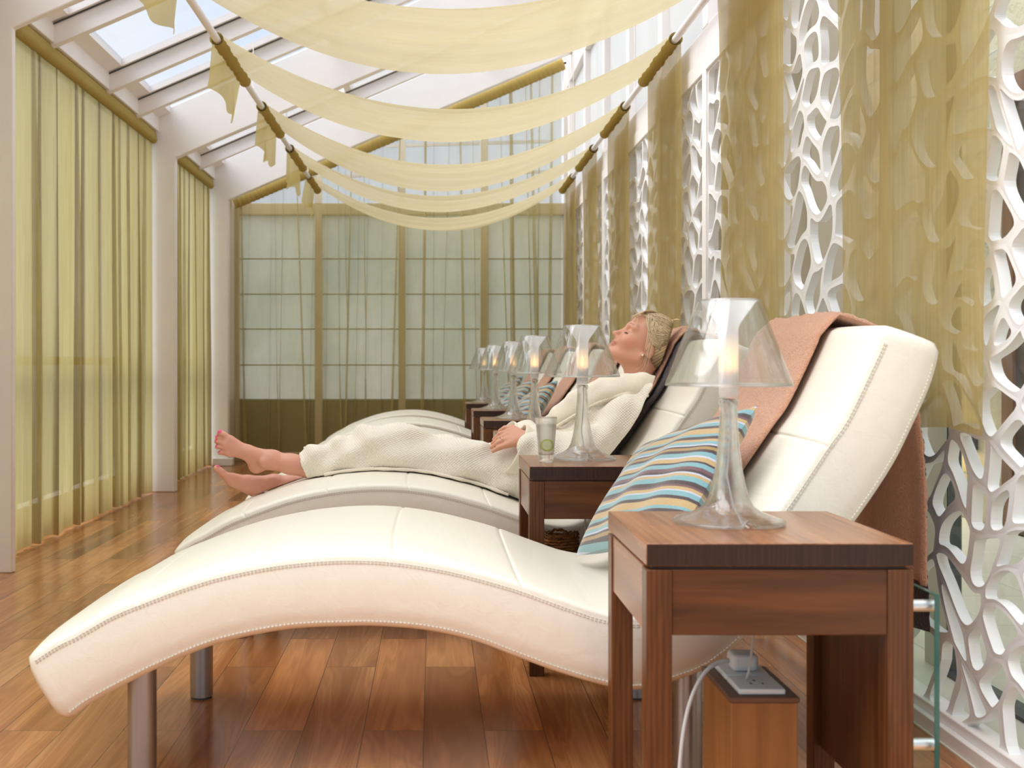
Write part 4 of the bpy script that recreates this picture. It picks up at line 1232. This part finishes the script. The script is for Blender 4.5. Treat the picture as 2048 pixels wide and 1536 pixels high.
# head
B.ell(hd(.010, .058), AX, (.100, .086, .076), .02)
B.ell(hd(.048, -.012), AX, (.068, .080, .062), .03)
for sg in (-1, 1):
    B.cone(hd(.015, -.042, .050*sg), hd(.092, -.075, .014*sg), .020, .020, .025)
    B.ell(hd(.078, -.012, .036*sg), AX, (.030, .027, .025), .02)
    B.cone(hd(.101, .047, .010*sg), hd(.088, .046, .046*sg), .0125, .012, .015)
    B.ell(hd(.112, .024, .034*sg), AX, (.020, .014, .017), .012, '-')
    B.ell(hd(.0915, .0235, .032*sg), AX, (.0135, .0125, .0155), .004)
    B.ell(hd(.1195, -.0165, .0105*sg), AX, (.011, .0085, .0075), .006)
    B.ell(hd(.1255, -.0235, .0075*sg), AX, (.006, .004, .0038), .003, '-')
    # ear
    B.ell(hd(-.004, .004, .073*sg), (fF*.94+uU*-.34, uU*.94+fF*.34, sS), (.0165, .032, .0085), .006)
    B.ell(hd(-.001, .003, .0835*sg), (fF*.94+uU*-.34, uU*.94+fF*.34, sS), (.0085, .0185, .0075), .004, '-')
    B.ell(hd(.012, -.024, .073*sg), AX, (.0085, .010, .0065), .006)
    B.ell(hd(.0125, .001, .0745*sg), AX, (.0045, .0075, .006), .005)
B.ell(hd(.100, -.076), AX, (.0215, .019, .024), .02)
B.cone(hd(.108, .026), hd(.1315, -.006), .0085, .0095, .012)
B.ell(hd(.1345, -.0095), AX, (.0108, .0098, .0108), .006)
B.ell(hd(.1115, -.028), AX, (.0115, .016, .023), .012)
B.ell(hd(.1165, -.0365), AX, (.0105, .0062, .020), .005)
B.ell(hd(.1145, -.0475), AX, (.0105, .0070, .018), .005)
B.cone(hd(.1285, -.0415, -.019), hd(.1285, -.0415, .019), .0022, .0022, .003, '-')
B.D = np.maximum(B.D, rest_height(B.ax[0])[:, None, None] - B.ax[2][None, None, :])
Vb, Fb = B.mesh(); Vb = relax(Vb, Fb, 2, .45)
q = Vb - HC; f_, u_, s_ = q@fF, q@uU, q@sS
col = np.tile(np.array((.66, .325, .215)), (len(Vb), 1))
col[Vb[:, 0] < -.3] = (.68, .33, .235)
def blend(mask, c):
    global col
    m = np.clip(mask, 0, 1)[:, None]; col = col*(1-m) + np.array(c)*m
lipd = np.sqrt(((u_+.0415)/.0125)**2 + (s_/.020)**2)
blend((1.15-lipd)*4*(f_ > .108), (.56, .19, .165))
browc = .0505 + .004*np.cos((np.abs(s_)-.03)*60)
blend((1 - np.abs(u_-browc)/.0045)*1.2*(np.abs(s_) > .012)*(np.abs(s_) < .052)*(f_ > .06)*.95, (.30, .15, .08))
blend((1-np.sqrt(((f_-.080)/.035)**2 + ((u_+.012)/.032)**2))*.9*(np.abs(s_) > .03), (.70, .27, .19))
def nail(tip, ball, r_, off):
    t_ = np.array(tip); d_ = t_-np.array(ball); d_ /= np.linalg.norm(d_); c_ = t_ + np.array(off)*r_ + d_*r_*.15
    blend((1.0-np.linalg.norm((Vb-c_), axis=1)/(r_*.75))*8, (.72, .035, .19))
for t_, b_, r_ in zip(up_t, up_b, up_r): nail(t_, b_, r_, (-.05, -.80, .62))
for t_, b_, r_ in zip(lo_t[:1], lo_b[:1], lo_r): nail(t_, b_, r_, (.45, -.25, .85))
body = arr_mesh('body', Vb-base, Fb, M['skin'], woman); tint(body, col)

# lashes along the closed lids, earring, ring
for sg in (-1, 1):
    pts = [hd(.1010, .0195, .019*sg), hd(.1035, .0155, .026*sg), hd(.1025, .0140, .034*sg), hd(.0960, .0150, .042*sg), hd(.0905, .0175, .046*sg)]
    mb = MB().tube([p-base for p in spline(pts, 14)], .0013, 6)
    for p in spline(pts, 16): mb.tube([p-base, p-base + fF*.007 - uU*.005], [.0006, .0002], 4)
    mb.build('eyelashes', M['lash'], woman)
    st = MB(); c_ = hd(.0125, -.0265, .0815*sg)-base
    st.lathe([(.0001, -.0042), (.003, -.003), (.0042, 0), (.003, .003), (.0001, .0042)], 16, tuple(c_)); st.build('pearl_earring', M['pearl'], woman, smooth=True)
c0 = np.array(W_(1004, 881, 4.121)); ax_ = np.array(W_(995, 886, 4.118)) - np.array(W_(1012, 880, 4.125)); ax_ /= np.linalg.norm(ax_)
e1 = np.cross(ax_, (0, 0, 1.)); e1 /= np.linalg.norm(e1); e2 = np.cross(ax_, e1)
MB().tube([c0-base + .0118*(math.cos(a)*e1 + math.sin(a)*e2) for a in np.linspace(0, 2*math.pi, 25)], .0014, 6).build('ring', M['gold'], woman, smooth=True)

# hair: a cap swept back to a loose knot, with strands over it
Hf = Field(HC-np.array((.24, .17, .20)), HC+np.array((.26, .17, .27)), .0035)
Hf.ell(hd(.006, .060), AX, (.108, .096, .084), .02)
Hf.ell(hd(-.040, .020), AX, (.060, .075, .072), .03)
Hf.cone(hd(-.07, .03), hd(-.085, .105), .045, .04, .03)
Hf.ell(hd(-.042, .150), (fF*.5+uU*.866, uU*.5-fF*.866, sS), (.026, .023, .028), .015)
sl, X, Y, Z = Hf.block(Hf.lo, Hf.lo + Hf.h*Hf.n, 0)
ff = (X-HC[0])*fF[0] + (Z-HC[2])*fF[2] + 0*Y; uu = (X-HC[0])*uU[0] + (Z-HC[2])*uU[2] + 0*Y; ss = Y-HC[1] + 0*X
ua = [-.09, -.06, -.04, -.005, .020, .030, .046, .070, .085, .10, .125, .16]
fa = [-.14, -.055, -.032, -.024, -.014, .010, .034, .048, .058, .078, .108, .14]
hl = np.interp(uu.ravel(), ua, fa).reshape(uu.shape) + .020*np.exp(-(ss/.03)**2)*(uu > .08)*0 + .004*np.sin(ss*160)
Hf.D = np.maximum(Hf.D, ((ff-hl)*.75).astype(np.float32))
lock = np.sin(np.arctan2(uu-.12, ff+.08)*46 + 6*np.sin(ss*30))*.0009
Hf.D = Hf.D + lock.astype(np.float32)
Hf.D = np.maximum(Hf.D, rest_height(Hf.ax[0])[:, None, None] - Hf.ax[2][None, None, :])
Vh, Fh = Hf.mesh(); Vh = relax(Vh, Fh, 1, .4)
rh = np.random.RandomState(5)
qh = Vh-HC; ang = np.arctan2(qh@uU-.12, qh@fF+.08)
shade = .5 + .5*np.sin(ang*70 + 5*np.sin((qh@sS)*40)) ; low = np.clip((.03-(qh@uU))/.07, 0, 1)
ca, cb, cd = np.array((.33, .20, .10)), np.array((.80, .60, .34)), np.array((.13, .08, .05))
ch = ca + (cb-ca)*shade[:, None]; ch = ch*(1-low[:, None]*.8) + cd*low[:, None]*.8
hair = arr_mesh('hair', Vh-base, Fh, M['hair'], woman); tint(hair, ch)
mb = MB(); tc_ = []
def strand(pts, r0, c):
    n0 = len(mb.v); P_ = spline(pts, 12); bad = np.nonzero(P_[:, 2] < rest_height(P_[:, 0]) + .006)[0]
    if len(bad): P_ = P_[:bad[0]]
    if len(P_) < 4: return
    P_ = [p-base for p in P_]
    mb.tube(P_, list(np.linspace(r0, r0*.35, len(P_))), 5); tc_.extend([c]*(len(mb.v)-n0))
for k in range(1500):
    u0 = rh.uniform(-.05, .15); s0 = rh.choice((-1, 1))*rh.uniform(0, 1); f0 = float(np.interp(u0, ua, fa)) - .004
    f0 -= rh.uniform(0, .06)*(rh.rand() < .6)
    def surf(f, u, sg, lift=1.0):
        d = np.array(((f-.006)/.108, (u-.060)/.096)); rr = d@d
        if rr > .97:
            d *= math.sqrt(.97/rr); f, u, rr = .006+.108*d[0], .060+.096*d[1], .97
        return hd(f, u, sg*.084*math.sqrt(max(0, 1-rr))*lift)
    sg = -1 if rh.rand() < .8 else 1
    pts = []
    for t_ in np.linspace(0, 1, 6):
        f = f0 + (-.060-f0)*t_; u = u0 + (.135-u0)*t_**1.5 + .012*math.sin(math.pi*t_)*rh.uniform(-.3, 1)
        pts.append(surf(f, u, sg, 1.035))
    g = rh.rand()**1.5; lowk = np.clip((.02-u0)/.06, 0, 1)
    c = ca*.62 + (np.array((1.0, .82, .52))-ca*.62)*g; c = c*(1-.65*lowk) + cd*.65*lowk
    strand(pts, rh.uniform(.0005, .0011), c)
for k in range(90):                        # fringe swept from the parting across the brow
    s0 = rh.uniform(-.062, .05); f1 = rh.uniform(.10, .116)
    strand([hd(.050, .1455, s0*.4), hd(.082, .1295+.002*rh.randn(), s0*.7), hd(.103, .105, s0), hd(f1, .078+.012*rh.rand(), s0*1.02), hd(.112 - abs(s0)*.35, .058 + .012*rh.rand(), s0*1.1 - .006)][:rh.choice((4, 4, 5))], .0008, np.array((.70, .53, .32))*rh.uniform(.7, 1.25))
for k in range(420):                       # side-swept front, over the temple to the top of the ear
    a = rh.rand(); b_ = rh.uniform(-1, 1); sg = -1 if rh.rand() < .8 else 1
    pts = [surf(.088-.05*a, .150, sg, .5), surf(.078-.045*a+.004*b_, .108, sg, 1.03), surf(.055-.035*a+.004*b_, .070, sg, 1.05), surf(.022-.03*a, .040+.010*b_, sg, 1.06), surf(-.03-.02*a, .045+.012*b_, sg, 1.05), surf(-.06, .12, sg, 1.05)]
    strand(pts, rh.uniform(.0006, .0012), (ca*.7 + (np.array((1.0, .82, .52))-ca*.7)*rh.rand()**1.3))
for k in range(16):                        # loose wisps in front of and behind the ear
    a = rh.uniform(-.03, .03)
    strand([hd(.055+a, .115, -.068), hd(.030+a*.6, .055, -.083), hd(.008+a*.5, .0, -.090), hd(-.015+a*.5, -.05-.02*rh.rand(), -.080), hd(-.01+a, -.08-.02*rh.rand(), -.066)][:rh.choice((3, 4, 5))], .0009, np.array((.80, .65, .45))*rh.uniform(.7, 1.1))
for k in range(110):                       # ends of the knot
    a = rh.uniform(0, 6.28); d = rh.uniform(.01, .036)
    c_ = hd(-.054, .162, 0)
    strand([c_ + fF*.02*math.cos(a) + sS*.03*math.sin(a), c_ + (fF*math.cos(a+.8)*.7 + sS*math.sin(a+.8))*d + uU*.018, c_ + (fF*math.cos(a+1.8) + sS*math.sin(a+1.8))*d + uU*(.026+.014*rh.rand()) - fF*.015], .0016, np.array((.74, .56, .33))*rh.uniform(.6, 1.2))
hs = mb.build('hair_strands', M['hair'], hair, smooth=True, recalc=False); tint(hs, np.array(tc_))

# robe
Rb = Field((-.62, 3.93, .36), (.98, 4.70, 1.02), .0048)
for Yc, dp in ((4.21, 0), (4.39, 5)):
    st = [(588, 932, .058), (640, 927+dp, .068), (700, 914+dp, .076), (745, 903+dp, .092), (775, 899+dp, .099), (805, 904+dp, .092), (850, 915+dp, .084), (900, 922+dp, .090), (980, 938, .085), (1045, 948, .110)]
    Rb.chain([(W_(x, y, Yc), r_) for x, y, r_ in st], .035)
Rb.chain([(W_(700, 925), .05), (W_(800, 920), .07), (W_(1000, 945), .085)], .06)
for dy in (-.08, .08):
    Rb.chain([(W_(1055, 946, YW+dy), .115), (W_(1120, 894, YW+dy*.8), .108), (W_(1188, 848, YW+dy), .118), (W_(1245, 812, YW+dy*1.2), .095), (W_(1275, 795, YW+dy*1.6), .072)], .04)
Rb.chain([(W_(1280, 806, 4.115), .072), (W_(1230, 858, 4.07), .079), (W_(1168, 914, 4.045), .083), (W_(1110, 908, 4.055), .076), (W_(1070, 895, 4.085), .068)], .008)
Rb.chain([(W_(1270, 792, 4.475), .075), (W_(1170, 888, 4.52), .080), (W_(1100, 880, 4.46), .068), (W_(1050, 874, 4.40), .060)], .018)
sl, X, Y, Z = Rb.block(Rb.lo, Rb.lo+Rb.h*Rb.n, 0)
one = np.ones(Rb.D.shape, np.float32); X1, Y1, Z1 = X*one, Y*one, Z*one
# folds: long soft ridges on the skirt, oblique creases on the sleeve and trunk
sk = np.clip((.42-X1)/.2, 0, 1); tr = 1-sk
fold = sk*(.0085*np.sin(30*(Z1+.45*X1)+9*np.sin(5*X1+2*Y1)) + .005*np.sin(58*(Z1-.5*X1)+14*Y1+3*np.sin(7*X1)))
fold += tr*(.0088*np.sin(36*(.75*X1-.66*(Z1))+7*np.sin(6*Z1+5*Y1)) + .0045*np.sin(85*(.8*X1-.5*Z1)+12*Y1))
fold += .0035*np.sin(19*X1+23*Y1)*np.sin(27*Z1+8*X1)
Rb.D += fold.astype(np.float32)
# open neck and open hem: hollow shell there
neck = W_(1292, 745); hp = W_(616, 936)
nx = np.array((-(968-905), 0, -(640-592)*1.0)); hn = np.array((-.80, 0, -.30)); hn = hn/np.linalg.norm(hn)
hd_ = (X1-hp[0])*hn[0] + (Z1-hp[2])*hn[2]
near_hem = hd_ > -.10
Rb.D = np.where(near_hem, np.maximum(Rb.D, -(Rb.D+.011)), Rb.D)
Rb.D = np.maximum(Rb.D, hd_)
tz = rest_height(Rb.ax[0]) + .0*1
Rb.D = np.maximum(Rb.D, tz[:, None, None] - Z1)
na, nb = W_(1225, 735, YW), W_(1300, 790, YW)
Rb.comb(sl, (np.sqrt((X1-W_(1262, 742)[0])**2 + (Y1-YW)**2 + (Z1-W_(1262, 742)[2])**2) - .085).astype(np.float32), .01, '-')
Vr, Fr = Rb.mesh(); Vr = relax(Vr, Fr, 3, .5)
robe = arr_mesh('bathrobe', Vr-base, Fr, M['robe'], woman)
# shawl collar
Cf = Field((.30, 3.96, .60), (.98, 4.62, 1.02), .0045)
near_c = [(W_(1318, 792, 4.25), .030), (W_(1310, 772, 4.17), .036), (W_(1285, 765, 4.13), .036), (W_(1250, 767, 4.125), .035), (W_(1205, 777, 4.14), .036), (W_(1155, 800, 4.165), .036), (W_(1118, 829, 4.20), .033), (W_(1094, 854, 4.23), .025)]
Cf.chain(near_c, .012)
Cf.chain([(W_(1303, 786, 4.135), .032), (W_(1265, 777, 4.105), .032), (W_(1220, 787, 4.115), .032), (W_(1170, 810, 4.14), .031), (W_(1120, 838, 4.175), .026)], .02)
Cf.chain([(W_(1318, 792, 4.25), .030), (W_(1322, 780, 4.31), .032), (W_(1312, 765, 4.40), .034), (W_(1270, 758, 4.43), .034), (W_(1210, 770, 4.41), .034), (W_(1150, 798, 4.37), .032), (W_(1100, 848, 4.32), .024)], .012)
Cf.D = np.maximum(Cf.D, rest_height(Cf.ax[0])[:, None, None] - Cf.ax[2][None, None, :])
Vc, Fc = Cf.mesh(); Vc = relax(Vc, Fc, 3, .5)
collar = arr_mesh('collar', Vc-base, Fc, M['robe_plain'], woman)
pp = spline([W_(1296, 792, 4.092), W_(1285, 788, 4.082), W_(1258, 786, 4.076), W_(1222, 796, 4.086), W_(1187, 810, 4.103), W_(1152, 829, 4.122), W_(1118, 850, 4.145), W_(1094, 866, 4.19)], 300)
mb = MB().tube([p-base for p in pp], [.0056 + .0006*math.sin(k*1.4) for k in range(300)], 8)
mb.build('braided_piping', M['robe_plain'], woman, smooth=True)
# turned-back cuffs
def cuff(c, n, a, half_a, half_b, length, name):
    c, n, a = np.array(c), np.array(n)/np.linalg.norm(n), np.array(a); b = np.cross(n, a); b /= np.linalg.norm(b)
    rings = []
    for t_, k_ in ((-length, .72), (-length*.75, .84), (-length*.4, .93), (-.012, 1.0), (-.003, 1.01), (.002, .985), (.0, .95), (-.010, .93), (-length*.4, .80), (-length*.8, .62)):
        rings.append([c + n*t_ + (half_a*k_*(1+.03*math.sin(3*q)))*a*math.cos(q) + half_b*k_*b*math.sin(q) - base for q in np.linspace(0, 2*math.pi, 48, endpoint=False)])
    MB().loft(rings, True, False, False).build(name, M['robe_plain'], woman, smooth=True)
cuff(W_(1030, 897, 4.125), (-.90, -.12, .40), np.array((.42, 0, .90)), .098, .078, .105, 'sleeve_cuff')
cuff(W_(1010, 876, 4.385), (-.84, -.25, .42), np.array((.50, 0, .86)), .074, .070, .10, 'sleeve_cuff')

# lower edge of the robe lying along the leather
he = []
for x in np.linspace(-.40, .30, 60):
    m = (np.abs(Vr[:, 0]-x) < .012) & (Vr[:, 2] < float(rest_height(np.array([x]))[0]) + .020)
    if m.any(): he.append((x, Vr[m][:, 1].min() - .001, float(rest_height(np.array([x]))[0]) + .0055))
he = spline(he[::3], 90)
MB().tube([p-base for p in he], [.0062+.0008*math.sin(k*.7) for k in range(90)], 8).build('hem_edge', M['robe_plain'], woman, smooth=True)
